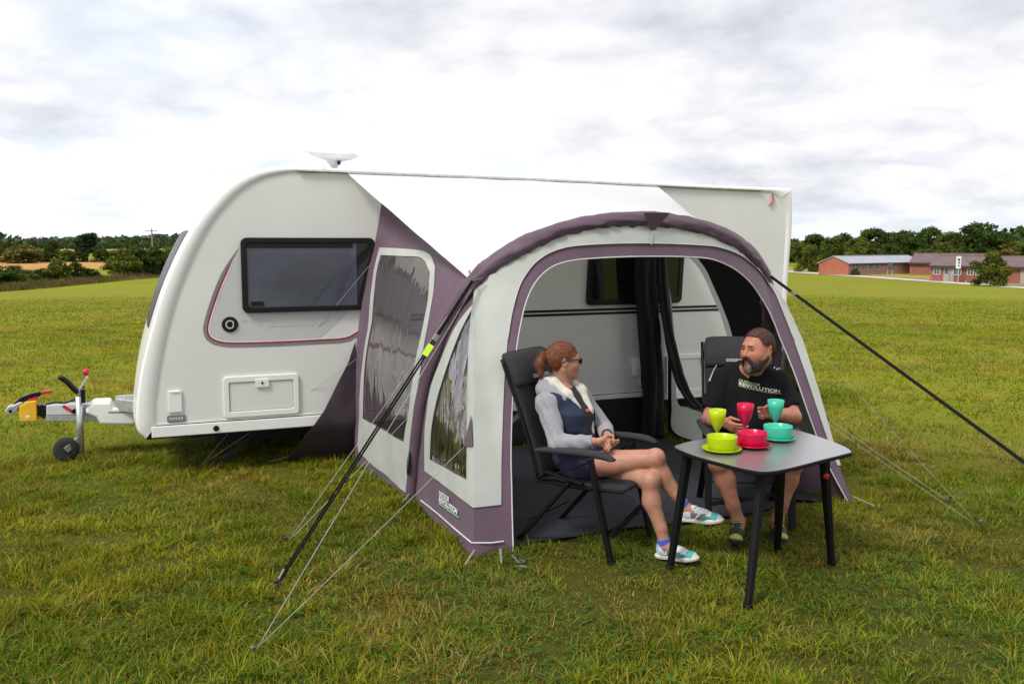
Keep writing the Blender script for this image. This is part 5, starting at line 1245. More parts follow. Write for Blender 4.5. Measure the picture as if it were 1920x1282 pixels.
lput('seat', pad([(-.19, .425), (.0, .418), (.25, .43), (.42, .45)], [.235, .245, .24], [.04, .05, .055]), M_pad2)
lput('backrest', pad(bk, [.235, .24, .245, .235], [.035, .045, .05, .05]), M_pad2)
hd = lput('headrest', pad([(-.345, 1.00), (-.375, 1.08), (-.425, 1.16), (-.475, 1.195)], [.245, .25, .245, .225], [.06, .09, .10, .06], ends=.5), M_pad)
def lbar(name, pts, w, t, m=None, parent=None):
    mb = MB()
    for a, b in zip(pts[:-1], pts[1:]): mb.bar(xw([a])[0], xw([b])[0], w, t, wlv)
    return mb.put(name, m or M_frame, parent or chair, bevel=.004)
def ltube(name, pts, r, m=None):
    return MB().tube(xw(smooth_poly(pts, 14) if len(pts) > 2 else pts), r, 8).put(name, m or M_frame, chair, smooth=True)
f0, f1 = sag(1106, 862, -.28), sag(1145, 1064, -.28); r0, r1 = sag(1060, 880, -.28), sag(966, 1003, -.28)
for y in (-.275, .275):
    A0 = (f0[0], y, .615); A1 = (f1[0], y, .004); lbar('front_leg', [A0, A1], .026, .046)
    lbar('rear_leg', [(.06, y * .96, .455), (r1[0], y * .96, .004)], .024, .044)
    V_, F_ = pad([(-.17, .632), (-.02, .645), (.18, .655), (.30, .652), (.375, .635)], [.026, .034, .038, .036, .026], [.03, .04, .042, .04, .026], y0=y * 1.06, ends=.4, sup=2.6); lput('armrest', (V_, F_), M_pad)
    ltube('back_frame', [(x - .012, y * .93, z) for x, z in bk], .011)
    lbar('arm_bracket', [(-.16, y, .45), (-.10, y, .50), (.16, y, .46)], .016, .04)
    lbar('arm_strut', [(f0[0], y * .985, .60), (-.13, y * .985, .45)], .014, .028)
    lbar('seat_rail', [(-.20, y * .93, .425), (.42, y * .93, .44)], .016, .026)
lbar('front_crossbar', [(f1[0] - .02, -.26, .20), (f1[0] - .02, .26, .20)], .02, .02); lbar('rear_crossbar', [(r1[0] + .09, -.25, .16), (r1[0] + .09, .25, .16)], .02, .02)
lbar('front_stay', [(f1[0] - .005, -.262, .17), (f1[0] - .02, .262, .26)], .016, .034)
hp_ = xw([(-.325, -.095, 1.045)])[0]; nx = wlv
hn = np.array([-.36, 0, .93]); upw = wf * hn[0] + XZ * hn[2]; upw /= np.linalg.norm(upw)
text_mesh('chair_lettering', 'OUTDOOR REVOLUTION', .03, mat('chair_print', (.42, .45, .38), .6), hd, hp_ + (wf * .012), nx, upw, width=.19, bold=.001)
# the second chair is a copy
MC, MANG = np.array([1.63, 6.14, 0]), math.atan2(-.995, -.10)
c2 = root('camping_chair', 'dark grey padded reclining chair the man sits in, behind the table', 'chair', MC, MANG, 'reclining camping chairs')
for ch in list(chair.children):
    c = ch.copy(); COL.objects.link(c); c.parent = c2
    for g in list(ch.children): d = g.copy(); COL.objects.link(d); d.parent = c

# ================================================================ PEOPLE
from mathutils.bvhtree import BVHTree
def skin_mat(name, sss=.06):
    m = mat(name, (.5, .3, .2), .5, attr='Col', var=.14, vscale=26, bump=.16, bscale=90, spec=.3)
    b = m.node_tree.nodes['Principled BSDF']; b.inputs['Subsurface Weight'].default_value = sss; b.inputs['Subsurface Radius'].default_value = (.012, .005, .003); b.inputs['Subsurface Scale'].default_value = 1.0
    return m
M_skin = skin_mat('skin')
def hair_mat(name, c, sc=(1, 1, 1), var=.35): return mat(name, c, .48, var=var, vscale=70, stretch=sc, bump=.6, bscale=70, spec=.4)
def RY(yaw, pitch=0.0, roll=0.0): return np.array(Matrix.Rotation(yaw, 3, 'Z') @ Matrix.Rotation(-pitch, 3, 'Y') @ Matrix.Rotation(roll, 3, 'X'))
def xprims(prims, R_, o, s=1.0):
    o = np.asarray(o, float); out = []
    for p in prims:
        if p[0][-1] == 'c': out.append((p[0], o + R_ @ (np.asarray(p[1], float) * s), o + R_ @ (np.asarray(p[2], float) * s), p[3] * s, p[4] * s, p[5] * s))
        else: out.append((p[0], o + R_ @ (np.asarray(p[1], float) * s), tuple(np.asarray(p[2]) * s), R_ if p[3] is None else R_ @ p[3], p[4] * s))
    return out
def head_prims(man=False):
    j = .004 if man else 0
    P = [('e', (-.012, 0, .028), (.100, .078, .092), None, .02), ('e', (.028, 0, -.038), (.068 + j, .060 + j, .084), None, .05),
         ('c', (.070, 0, -.100), (.076, 0, -.106), .020 + j, .016 + j, .03)]
    for s in (-1, 1):
        P += [('c', (-.005, s * .052, -.050), (.062, s * .018, -.098), .022 + j, .018 + j, .03), ('e', (.062, s * .040, -.026), (.028, .026, .028), None, .03)]
    P += [('c', (.084, -.030, .030), (.084, .030, .030), .011 + j * .4, .011 + j * .4, .02)]
    for s in (-1, 1): P += [('-e', (.104, s * .031, .012), (.017, .019, .013), None, .016)]
    P += [('c', (.096, 0, .018), (.116 + j, 0, -.020), .0075, .0105 + j * .4, .014), ('c', (.102, -.012, -.024), (.102, .012, -.024), .0085, .0085, .010),
          ('e', (.094, 0, -.056), (.010, .024, .0065), None, .008), ('e', (.092, 0, -.068), (.011, .020, .0075), None, .008)]
    for s in (-1, 1): P += [('c', (.090, s * .019, .0185), (.084, s * .045, .0165), .0058, .0052, .004), ('c', (.086, s * .019, .0005), (.082, s * .044, .0015), .0050, .0045, .005)]
    tilt = np.array(Matrix.Rotation(rad(-14), 3, 'Y'))
    for s in (-1, 1):
        P += [('e', (-.014, s * .080, -.004), (.019, .009, .032), tilt @ np.array(Matrix.Rotation(rad(s * 18), 3, 'Z')), .008), ('-e', (-.010, s * .088, -.002), (.010, .006, .019), tilt, .006)]
    return P
def hand_prims(w, d, t, n, curl=(.5, .5, .55, .6), s=1.0, thumb=.4):
    """w wrist, d along the fingers, t towards the thumb, n out of the palm"""
    w, d, t, n = [np.asarray(x, float) for x in (w, d, t, n)]; d = d / np.linalg.norm(d); t = t - d * (t @ d); t /= np.linalg.norm(t); n = np.cross(d, t) * np.sign(np.cross(d, t) @ n + 1e-9)
    P = []; L = (.95, 1.06, 1.0, .80)
    for i, off in enumerate((.029, .010, -.009, -.026)):
        k = w + (d * (.088 - .004 * abs(i - 1)) + t * off) * s; P.append(('c', w + (t * off * .55 + d * .008) * s, k, .0145 * s, .0115 * s, .014 * s))
        a = 0.0; q = k
        for seg, (ln, r0, r1) in enumerate(((.042, .0095, .0085), (.027, .0085, .0078), (.020, .0078, .0068))):
            a += curl[i] * (1.0 if seg else .8); q2 = q + (d * math.cos(a) + n * math.sin(a)) * ln * L[i] * s; P.append(('c', q, q2, r0 * s, r1 * s, .003 * s)); q = q2
    b0 = w + (d * .022 + t * .022) * s; b1 = w + (d * .055 + t * .052 + n * .012) * s; b2 = b1 + (d * math.cos(thumb) * .030 + n * math.sin(thumb) * .030 - t * .004) * s; b3 = b2 + (d * math.cos(thumb * 1.6) + n * math.sin(thumb * 1.6) - t * .25) * .024 * s
    P += [('c', b0, b1, .0155 * s, .0115 * s, .014 * s), ('c', b1, b2, .0108 * s, .0095 * s, .004 * s), ('c', b2, b3, .0095 * s, .0078 * s, .003 * s)]
    return P
def shoe(name, heel, toe, up, L, cols, parent, s=1.0, xf=None):
    heel, toe, up = [np.asarray(x, float) for x in (heel, toe, up)]; x = toe - heel; x /= np.linalg.norm(x); z = up - x * (up @ x); z /= np.linalg.norm(z); y = np.cross(z, x); R_ = np.stack([x, y, z], 1)
    q = L / .27
    base = [('e', (.045, 0, .045), (.045, .034, .045), None, .02), ('c', (.05, 0, .04), (.15, .002, .036), .034, .038, .03), ('c', (.15, 0, .034), (.22, .004, .027), .038, .032, .03), ('e', (.225, .004, .028), (.045, .038, .026), None, .02),
            ('c', (.050, 0, .06), (.045, 0, .092), .034, .035, .025), ('c', (.09, 0, .07), (.16, 0, .052), .026, .022, .02)]
    V, F, _ = sd_mesh([tuple([p[0]] + [np.asarray(a) * q if isinstance(a, tuple) else (a * q if isinstance(a, float) else a) for a in p[1:]]) for p in base], .0055, None, [((0, 0, 0), (0, 0, -1)), ((0, 0, .098 * q), (0, 0, 1))])
    V = relax(V, F, 1); col = cols(V / q)
    wv = heel + V @ R_.T; wv = xf(wv) if xf else wv
    so = put(name, wv, F, M_shoe, parent, smooth=True, col=col)
    # sole
    P2 = np.array([(-.004, .0), (.0, .026), (.03, .036), (.09, .031), (.15, .038), (.21, .042), (.255, .032), (.275, .004), (.262, -.026), (.21, -.038), (.15, -.036), (.09, -.031), (.03, -.036), (.0, -.026)]) * q
    P2 = smooth_poly(P2, 40, True); V = []
    for zz, e in ((-.004, .92), (.0, 1.0), (.016, 1.03), (.024, .98)):
        for p in P2: V.append(heel + R_ @ np.array([.13 * q + (p[0] - .13 * q) * e, p[1] * e, zz * q + (.012 * q if p[0] > .2 * q else 0) * (p[0] / q - .2) / .07]))
    F2 = [(r * 40 + k, r * 40 + (k + 1) % 40, r * 40 + 40 + (k + 1) % 40, r * 40 + 40 + k) for r in range(3) for k in range(40)] + [tuple(range(40)), tuple(120 + k for k in range(40))]
    V = np.array(V); V = xf(V) if xf else V
    put('sole', V, F2, cols.sole, so, smooth=True, fixn=True)
    for i in range(4):                                  # laces
        xx = .105 + .022 * i; zz = .092 - .0105 * i
        P = np.array([heel + R_ @ (np.array([xx + .004 * math.sin(j), yy, zz - 6.5 * yy * yy]) * q) for j, yy in enumerate(np.linspace(-.026, .026, 7))]); P = xf(P) if xf else P
        MB().tube(P, .0032, 5).put('lace', cols.lace, so, smooth=True)
    return so
M_shoe = mat('trainer_upper', (.5, .5, .5), .65, attr='Col', var=.1, vscale=80, bump=.2, bscale=200)
M_solew = mat('sole_white', (.62, .58, .56), .6); M_solek = mat('sole_black', (.02, .02, .02), .6); M_lacew = mat('lace_white', (.68, .68, .70), .7); M_lacek = mat('lace_lime', (.35, .42, .05), .7)
class ShoeW:
    sole, lace = M_solew, M_lacew
    def __call__(s, V):
        c = np.tile((.50, .54, .56), (len(V), 1)); x, y, z = V.T
        c[(x > .195)] = (.06, .36, .33); c[(x > .245)] = (.55, .50, .47); c[(np.abs(x - .19 - .25 * (z - .03)) < .007)] = (.66, .64, .62)
        side = (x > .085) & (x < .175) & (z > .018) & (z < .058) & (np.abs(y) > .016); c[side] = (.13, .115, .12)
        c[(x > .15) & (x < .20) & (z < .045) & (np.abs(y) > .02)] = (.05, .22, .23); c[(x < .03) & (z > .05)] = (.30, .50, .60); c[(np.abs(x - .125 - .8 * (z - .04)) < .006) & (np.abs(y) > .015)] = (.66, .64, .62); c[(z < .02)] = (.55, .52, .5)
        return c
class ShoeM:
    sole, lace = M_solek, M_lacek
    def __call__(s, V):
        c = np.tile((.02, .02, .021), (len(V), 1)); x, y, z = V.T; c[(x > .235)] = (.34, .40, .05); c[(np.abs(x - .13 - .6 * (z - .04)) < .008) & (np.abs(y) > .018)] = (.30, .36, .05); return c
def furred(name, prims, res, m, parent, xf, cuts, disp, n, L, w, flow, lift, seed=0, jit=.22):
    """a hair volume with loose strands laid over it"""
    V, F, _ = sd_mesh(prims, res, None, cuts, disp); V = relax(V, F, 1); r = np.random.default_rng(seed)
    Q = V[F]; nr = np.cross(Q[:, 2] - Q[:, 0], Q[:, 3] - Q[:, 1]); ar = np.linalg.norm(nr, axis=1); nr /= ar[:, None] + 1e-12
    i = r.choice(len(F), n, p=ar / ar.sum()); a, b = r.uniform(0, 1, (2, n, 1)); P = (Q[i, 0] * (1 - a) + Q[i, 1] * a) * (1 - b) + (Q[i, 3] * (1 - a) + Q[i, 2] * a) * b; N_ = nr[i]
    d = flow(P); d = d / (np.linalg.norm(d, axis=1)[:, None] + 1e-9) + r.normal(0, jit, (n, 3)); d -= N_ * (d * N_).sum(1)[:, None]; d /= np.linalg.norm(d, axis=1)[:, None] + 1e-9
    s = np.cross(N_, d) * (w * r.uniform(.6, 1.3, (n, 1))); l = L * r.uniform(.5, 1.2, (n, 1)); up = lift * r.uniform(.2, 1.6, (n, 1))
    R0, R1 = P - N_ * .001, P + d * l * .55 + N_ * up * l * .7; R2 = P + d * l + N_ * up * l * .8
    V2 = np.stack([R0 - s, R0 + s, R1 - s * .8, R1 + s * .8, R2 - s * .15, R2 + s * .15], 1).reshape(-1, 3); o = len(V) + 6 * np.arange(n)[:, None]
    F2 = np.vstack([o + np.array([0, 1, 3, 2]), o + np.array([2, 3, 5, 4])])
    return put(name, xf(np.vstack([V, V2])), np.vstack([F, F2]), m, parent, smooth=True)
def inflate(P, d): return [tuple([p[0], p[1], p[2], p[3] + d, p[4] + d, p[5]]) if p[0][-1] == 'c' else (p[0], p[1], tuple(np.asarray(p[2]) + d), p[3], p[4]) for p in P]
def wr(amp, f, sd=0):
    """cloth creases as a ripple of the surface"""
    def g(X, Y, Z): return amp * (np.sin(f * (X * 1.0 + Z * .6) + 3 * np.sin(17 * Y + sd)) * np.sin(f * .8 * (Y + .5 * Z) + 2 * np.sin(13 * X + sd)))
    return g
RS = .0055
# ---------------------------------------------------------------- the woman
wom = root('person', 'woman in grey hooded jacket and navy body warmer sitting cross legged', 'person', wc + wf * .05, PHI)
SK = {}
hc = sag(1058, 676, -.0); hyaw = rad(8) - PHI; HR = RY(hyaw, rad(-2), 0); HS = .955
hd_w = xprims(head_prims(), HR, hc, HS)
shR, shL = np.array((-.165, -.175, .905)), np.array((-.125, .175, .905)); elR, wrR = np.array((-.04, -.245, .675)), np.array((.160, -.155, .697)); elL, wrL = np.array((.02, .245, .690)), np.array((.165, .010, .715))
hpR, hpL = np.array((.0, -.095, .505)), np.array((.0, .095, .505)); knR, anR = np.array((.490, .02, .602)), np.array((.655, .105, .300)); knL, anL = np.array((.485, -.03, .472)), np.array((.590, -.03, .085))
lean = np.array(Matrix.Rotation(rad(-14), 3, 'Y'))
torso = [('e', (-.02, 0, .54), (.125, .165, .105), None, .06), ('c', (-.03, 0, .56), (-.09, 0, .74), .115, .110, .08), ('e', (-.115, 0, .83), (.105, .150, .150), lean, .08), ('e', (-.145, 0, .905), (.075, .155, .055), lean, .05), ('c', (-.15, -.03, .95), (-.155, -.15, .905), .045, .045, .05), ('c', (-.15, .03, .95), (-.14, .15, .905), .045, .045, .05),
         ('e', (-.035, -.065, .80), (.055, .06, .06), None, .05), ('e', (-.035, .065, .80), (.055, .06, .06), None, .05)]
armR = [('c', shR, elR, .050, .040, .03), ('c', elR, wrR, .040, .027, .02)]; armL = [('c', shL, elL, .050, .040, .03), ('c', elL, wrL, .040, .027, .02)]
thR = [('c', hpR, hpR + (knR - hpR) * .5, .090, .078, .03), ('c', hpR + (knR - hpR) * .5, knR, .078, .056, .02)]; thL = [('c', hpL, hpL + (knL - hpL) * .5, .090, .078, .03), ('c', hpL + (knL - hpL) * .5, knL, .078, .056, .02)]
def shank(k, a, back, f=1.0): 
    m = k + (a - k) * .32 + np.asarray(back) * .022; return [('c', k, m, .053 * f, .054 * f, .02), ('c', m, k + (a - k) * .72, .054 * f, .037 * f, .03), ('c', k + (a - k) * .72, a, .037 * f, .034 * f, .02), ('e', k + np.array([.012, 0, .012]), (.045 * f, .043 * f, .045 * f), None, .03)]
shkR, shkL = shank(knR, anR, (-.9, .1, -.4)), shank(knL, anL, (-1, 0, 0))
foot = lambda a, t: [('c', a, a + (np.asarray(t) - a) * .55, .034, .028, .03)]
neckb = np.array((-.150, 0, .955)); neck = [('c', neckb, hc + HR @ np.array((-.025, 0, -.065)), .054, .047, .03)]
hands_w = hand_prims(wrR + np.array((.02, .012, 0)), (.62, .62, -.22), (.3, -.1, .95), (-.4, .5, -.6), (.35, .4, .45, .5), .93) + hand_prims(wrL + np.array((.012, -.02, 0)), (.30, -.90, -.25), (.75, .1, .55), (-.5, 0, -.8), (.35, .4, .45, .5), .93)
toeR, toeL = np.array((.875, .125, .235)), np.array((.80, -.03, .03)); hlR, hlL = np.array((.622, .105, .222)), np.array((.538, -.03, .012))
body_w = torso + armR + armL + thR + thL + shkR + shkL + neck + hd_w + hands_w + foot(anR, toeR) + foot(anL, toeL)
def wcol(V):
    c = np.tile((.42, .200, .135), (len(V), 1)); q = (V - hc) @ HR / HS
    c[(V[:, 2] < .70) & (V[:, 0] > .1)] = (.41, .198, .134)
    lip = (np.abs(q[:, 1]) < .024) & (q[:, 0] > .082) & (np.abs(q[:, 2] + .062) < .012); c[lip] = (.30, .09, .075)
    ck = np.exp(-(((q[:, 0] - .07) ** 2 + (np.abs(q[:, 1]) - .042) ** 2 + (q[:, 2] + .02) ** 2) / .0012)); c = c * (1 - .25 * ck[:, None] * np.array([0, 1, 1])); return c
organic('body', body_w, RS, M_skin, wom, xw, wcol)
M_top_k = mat('black_top', (.015, .013, .015), .85); M_grey = mat('grey_marl', (.27, .262, .285), .9, var=.22, vscale=140, bump=.35, bscale=200, sheen=.2); M_navy = mat('navy_quilt', (.008, .014, .042), .8, var=.15, vscale=10, bump=.25, bscale=60); M_fleece = mat('cream_fleece', (.62, .58, .52), .95, var=.12, vscale=90, bump=.8, bscale=150, sheen=.3)
M_short = mat('indigo_shorts', (.022, .020, .060), .8, var=.15, bump=.2, bscale=150); M_sock = mat('blue_sock', (.07, .09, .45), .85, var=.3, vscale=60, bump=.4, bscale=200); M_pinkp = mat('pink_print', (.5, .06, .12), .8)
organic('top', inflate(torso, .008), .007, M_top_k, wom, xw, cuts=[((0, 0, .955), (.35, 0, 1))])
# hooded jacket: sleeves, back and the hood lying on the shoulders
slv = inflate(armR, .017) + inflate(armL, .017)
cuffR = (wrR - (wrR - elR) * .06, wrR - elR); 
def sleeve(nm, a, e, w, sd):
    P = [('c', a, e, .066, .055, .03), ('c', e, w, .055, .041, .025), ('e', a + np.array([.0, 0, -.0]), (.068, .062, .066), None, .03)]
    organic(nm, P, .006, M_grey, wom, xw, cuts=[(w - (w - e) * .03, w - e)], disp=wr(.006, 75, sd))
    MB().tube(xw([w - (w - e) * .10, w - (w - e) * .03]), [.036, .035], 18).put('cuff', M_grey, bpy.data.objects[wom.children[-1].name], smooth=True)
sleeve('sleeve', shR, elR, wrR, 1); sleeve('sleeve', shL, elL, wrL, 2)
nk = neckb
hood = [('e', (-.232, 0, .990), (.080, .135, .078), lean, .04), ('c', (-.215, -.118, .975), (-.095, -.100, .930), .058, .040, .04), ('c', (-.215, .118, .975), (-.095, .100, .930), .058, .040, .04), ('c', (-.19, -.10, .94), (-.19, .10, .94), .06, .06, .04)]
organic('hood', hood, .0065, M_grey, wom, xw, cuts=[], disp=wr(.003, 70, 3))
lap = [('c', (-.235, -.080, 1.030), (-.165, -.088, 1.022), .028, .034, .02), ('c', (-.165, -.088, 1.022), (-.075, -.074, .955), .034, .032, .02), ('c', (-.075, -.074, .955), (-.010, -.046, .865), .032, .020, .02)]
lapL = [('c', (-.225, .075, 1.020), (-.16, .085, 1.015), .024, .030, .02), ('c', (-.16, .085, 1.015), (-.070, .085, .965), .030, .036, .02), ('c', (-.070, .085, .965), (.000, .070, .84), .036, .028, .02), ('c', (.0, .070, .84), (.018, .065, .70), .028, .022, .02), ('c', (.018, .065, .70), (.005, .07, .60), .022, .02, .02)]
organic('fleece_lapel', lap, .006, M_fleece, wom, xw, disp=wr(.002, 160, 5)); organic('fleece_lapel', lapL, .006, M_fleece, wom, xw, disp=wr(.002, 160, 6))
def open_front(X, Y, Z):                                   # the body warmer gapes at the front
    return np.minimum(np.minimum(X + .075 - 0 * Y, .042 + .12 * (Z - .6) - np.abs(Y - .022)), 1) 
gil = inflate(torso[:4], .026) + inflate(torso[4:6], .014) + inflate(torso[6:], .022)
organic('body_warmer', gil, .0065, M_navy, wom, xw, cuts=[((0, 0, .945), (.25, 0, 1)), ((0, 0, .47), (0, 0, -1)), ((0, .172, 0), (0, 1, 0)), ((0, -.172, 0), (0, -1, 0)), open_front], disp=lambda X, Y, Z: .0075 * np.abs(np.sin(30 * (Z + .12 * X))) + .003 * np.sin(60 * Y + 9 * Z) + 0 * X)
gedge = [(-.015, -.045, .885), (.028, -.040, .80), (.030, -.022, .70), (.022, -.018, .60), (.02, -.02, .55)]
MB().tube(xw(smooth_poly(gedge, 14)), .007, 6).put('zip_edge', M_grey, wom, smooth=True)
pkt = xw([(.012, -.115, .655)])[0]; MB().lathe(pkt - wlv * .03, [(.026, 0), (.024, .01), (0, .012)], 16, (wf, XZ, -wlv)).put('pocket_badge', M_top_k, wom, smooth=True)
organic('top_print', [('e', (.012, .025, .845), (.022, .022, .014), None, .01)], .005, M_pinkp, wom, xw)
sh = inflate([torso[0]] + [('c', hpR, hpR + (knR - hpR) * .5, .090, .082, .03), ('c', hpL, hpL + (knL - hpL) * .5, .090, .082, .03)], .010)
dR = knR - hpR; organic('shorts', sh, .0065, M_short, wom, xw, cuts=[(hpR + dR * .30, dR), ((0, 0, .60), (-.3, 0, 1))], disp=wr(.002, 80, 8))
for a, k, t in ((anR, knR, toeR), (anL, knL, toeL)):
    organic('sock', [('c', a + (k - a) * .13, a + (k - a) * -.06, .041, .041, .01)], .0055, M_sock, wom, xw, cuts=[(a + (k - a) * .12, k - a)])
cw_ = ShoeW()
shoe('trainer', hlR, toeR, (anR - hlR) + np.array([-.06, 0, .05]), .268, cw_, wom, xf=xw); shoe('trainer', hlL, toeL, (0, 0, 1), .265, cw_, wom, xf=xw)
# hair, tie, glasses, bracelet
M_hairw = hair_mat('auburn_hair', (.185, .056, .021), (1, 1, 3)); M_glas = mat('sunglass_black', (.006, .006, .007), .12, spec=.8, coat=.5)
xh = lambda V: xw(hc + (np.asarray(V) * HS) @ HR.T)
def hairline(X, Y, Z): return -(.80 * Z - .60 * X + .030 - .35 * np.abs(Y) * 0)            # keep behind the brow line
def strands(X, Y, Z): return .0007 * np.sin(240 * (Z + .35 * X + .5 * np.abs(Y))) + .0008 * np.sin(110 * (Z - .5 * X) + 4 * np.sin(40 * Y))
furred('hair', [('e', (-.016, 0, .034), (.104, .083, .095), None, .02), ('e', (-.060, 0, -.005), (.062, .070, .075), None, .03), ('c', (-.095, 0, .030), (-.118, 0, .032), .040, .024, .03)], .0045, M_hairw, wom, xh, [hairline, lambda X, Y, Z: -(.9 * Z + .10 - .9 * np.maximum(-X - .02, 0)) + 0 * Y], strands, 2200, .05, .0011, lambda P: np.array((-.125, 0, .034)) - P, .012, 1, .05)
pon = [('c', (-.118, 0, .034), (-.142, .0, .030), .019, .028, .01), ('c', (-.142, 0, .030), (-.162, -.004, -.012), .028, .030, .02), ('c', (-.162, -.004, -.012), (-.160, -.006, -.062), .030, .022, .02), ('c', (-.160, -.006, -.062), (-.150, -.006, -.100), .022, .008, .02)]
furred('ponytail', pon, .0045, M_hairw, wom, xh, [], None, 900, .055, .0011, lambda P: np.stack([-.6 * (P[:, 2] > .02), 0 * P[:, 0], -1 + 0 * P[:, 0]], 1), .05, 2, .10)
MB().tube(xh([(-.121 + .004 * math.sin(t), .022 * math.cos(t), .034 + .024 * math.sin(t)) for t in np.linspace(0, 2 * math.pi, 17)[:-1]]), .0075, 8, closed=True).put('hair_tie', M_top_k, wom, smooth=True)
for s in (-1, 1):
    organic('sunglass_lens', [('e', (.105, s * .033, .006), (.006, .027, .022), np.array(Matrix.Rotation(rad(s * -12), 3, 'Z')), .002)], .0035, M_glas, wom, xh, it=1)
    MB().tube(xh([(.104, s * .060, .018), (.085, s * .071, .018), (.04, s * .079, .016), (-.012, s * .086, .012), (-.030, s * .086, -.004)]), [.0065, .0060, .005, .0045, .003], 8).put('sunglass_arm', M_glas, wom, smooth=True)
    organic('eyebrow', [('c', (.100, s * .014, .040), (.092, s * .045, .040), .0035, .0025, .002)], .0035, M_hairw, wom, xh)
MB().tube(xh([(.110, -.012, .012), (.116, 0, .014), (.110, .012, .012)]), .004, 6).put('sunglass_bridge', M_glas, wom)
wb = wrL - (wrL - elL) * -.05; dz = (wrL - elL) / np.linalg.norm(wrL - elL); u1 = np.cross(dz, (0, 0, 1)); u1 /= np.linalg.norm(u1); u2 = np.cross(dz, u1)
MB().tube(xw([wb + (u1 * math.cos(t) + u2 * math.sin(t)) * .031 for t in np.linspace(0, 2 * math.pi, 19)[:-1]]), .0045, 6, closed=True).put('bracelet', M_top_k, wom, smooth=True)

# ---------------------------------------------------------------- the man
MP = np.array([1.63, 6.08, 0]); MA = math.atan2(-.966, -.26)                       # body faces the camera
xm = XF(MP, MA); im = lambda P: (np.asarray(P, float) - MP) @ rot_z(MA)              # world to local
man = root('person', 'bearded man in black polo shirt and shorts sitting behind the table', 'person', MP, MA)
mhc = im(atY(1421, 655, 5.90)); mR = RY(rad(214) - MA, rad(-4), rad(0)); MS = 1.12
J = {k: im(v) for k, v in dict(shR=(1.437, 6.08, .945), shL=(1.850, 6.08, .945), elR=(1.348, 5.99, .715), elL=(1.912, 5.95, .735), wrR=(1.385, 5.76, .735), wrL=(1.695, 5.72, .795), hpR=(1.52, 6.10, .505), hpL=(1.75, 6.11, .505), knR=(1.352, 5.70, .475), knL=(1.848, 5.73, .470), anR=(1.478, 5.64, .10), anL=(1.735, 5.67, .095)).items()}
mt = [('e', (-.02, 0, .54), (.15, .19, .12), None, .06), ('e', (.055, 0, .68), (.155, .172, .16), None, .08), ('e', (.0, 0, .86), (.125, .176, .17), None, .09), ('e', (-.025, 0, .955), (.085, .185, .060), None, .06), ('c', (-.03, -.05, 1.02), (-.02, -.180, .955), .058, .058, .06), ('c', (-.03, .05, 1.02), (-.02, .180, .955), .058, .058, .06), ('e', (.07, -.08, .87), (.06, .08, .07), None, .05), ('e', (.07, .08, .87), (.06, .08, .07), None, .05)]
def limb(a, b, c, r): return [('c', a, b, r[0], r[1], .03), ('c', b, b + (c - b) * .35, r[1], r[2], .02), ('c', b + (c - b) * .35, c, r[2], r[3], .02)]
maR, maL = limb(J['shR'], J['elR'], J['wrR'], (.062, .048, .049, .033)), limb(J['shL'], J['elL'], J['wrL'], (.062, .048, .049, .033))
mthR = [('c', J['hpR'], J['knR'], .098, .070, .03)]; mthL = [('c', J['hpL'], J['knL'], .098, .070, .03)]
mskR, mskL = shank(J['knR'], J['anR'], (-1, 0, .2), 1.16), shank(J['knL'], J['anL'], (-1, 0, .2), 1.16)
mnb = np.array((-.02, 0, 1.01)); mnk = [('c', mnb, mhc + mR @ np.array((-.025, 0, -.06)), .075, .066, .03)]
mhd = xprims(head_prims(True), mR, mhc, MS)
hw = lambda v: np.asarray(v, float) @ rot_z(MA)
gl_ = atY(1400, 775, 5.62)
mhR = hand_prims(J['wrR'], hw((.55, -.75, -.22)), hw((-.2, -.3, .95)), hw((.6, .6, -.2)), (.45, .5, .55, .6), 1.06)
mhL = hand_prims(J['wrL'], hw((-.88, -.46, .22)), hw((-.1, -.2, .95)), hw((.35, -.85, 0)), (.30, .45, .6, .7), 1.06, .3)
mfoot = [('c', J['anR'], J['anR'] + np.array([.12, 0, -.05]), .040, .032, .03), ('c', J['anL'], J['anL'] + np.array([.12, 0, -.05]), .040, .032, .03)]
def mcol(V):
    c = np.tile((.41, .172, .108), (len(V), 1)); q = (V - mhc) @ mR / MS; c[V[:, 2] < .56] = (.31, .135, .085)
    lip = (np.abs(q[:, 1]) < .024) & (q[:, 0] > .082) & (np.abs(q[:, 2] + .062) < .012); c[lip] = (.33, .11, .09)
    ck = np.exp(-(((q[:, 0] - .085) ** 2 + (np.abs(q[:, 1]) - .03) ** 2 + (q[:, 2] + .01) ** 2) / .0014)); return c * (1 - .10 * ck[:, None] * np.array([0, 1, 1]))
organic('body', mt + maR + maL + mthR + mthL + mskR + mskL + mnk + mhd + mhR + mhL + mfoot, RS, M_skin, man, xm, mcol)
M_polo = mat('black_polo', (.0042, .0040, .0050), .9, var=.2, vscale=6, bump=.25, bscale=260, spec=.2); M_mshort = mat('black_shorts', (.006, .006, .007), .9, bump=.2, bscale=200)
slR = [('c', J['shR'], J['shR'] + (J['elR'] - J['shR']) * .80, .070, .074, .06)]; slL = [('c', J['shL'], J['shL'] + (J['elL'] - J['shL']) * .80, .070, .074, .06)]
cR, cL = J['shR'] + (J['elR'] - J['shR']) * .74, J['shL'] + (J['elL'] - J['shL']) * .74
def not_past(p, n, ref):                                    # sleeve hem: cut only near the arm
    p, n = np.asarray(p), np.asarray(n) / np.linalg.norm(n)
    return lambda X, Y, Z: np.where((Y * np.sign(ref) > .215 + 0 * X + 0 * Z), (X - p[0]) * n[0] + (Y - p[1]) * n[1] + (Z - p[2]) * n[2], -1.0)
def vneck(X, Y, Z): return np.minimum(np.minimum(Z - .985, X - .03), (Z - .985) * .75 - np.abs(Y)) 
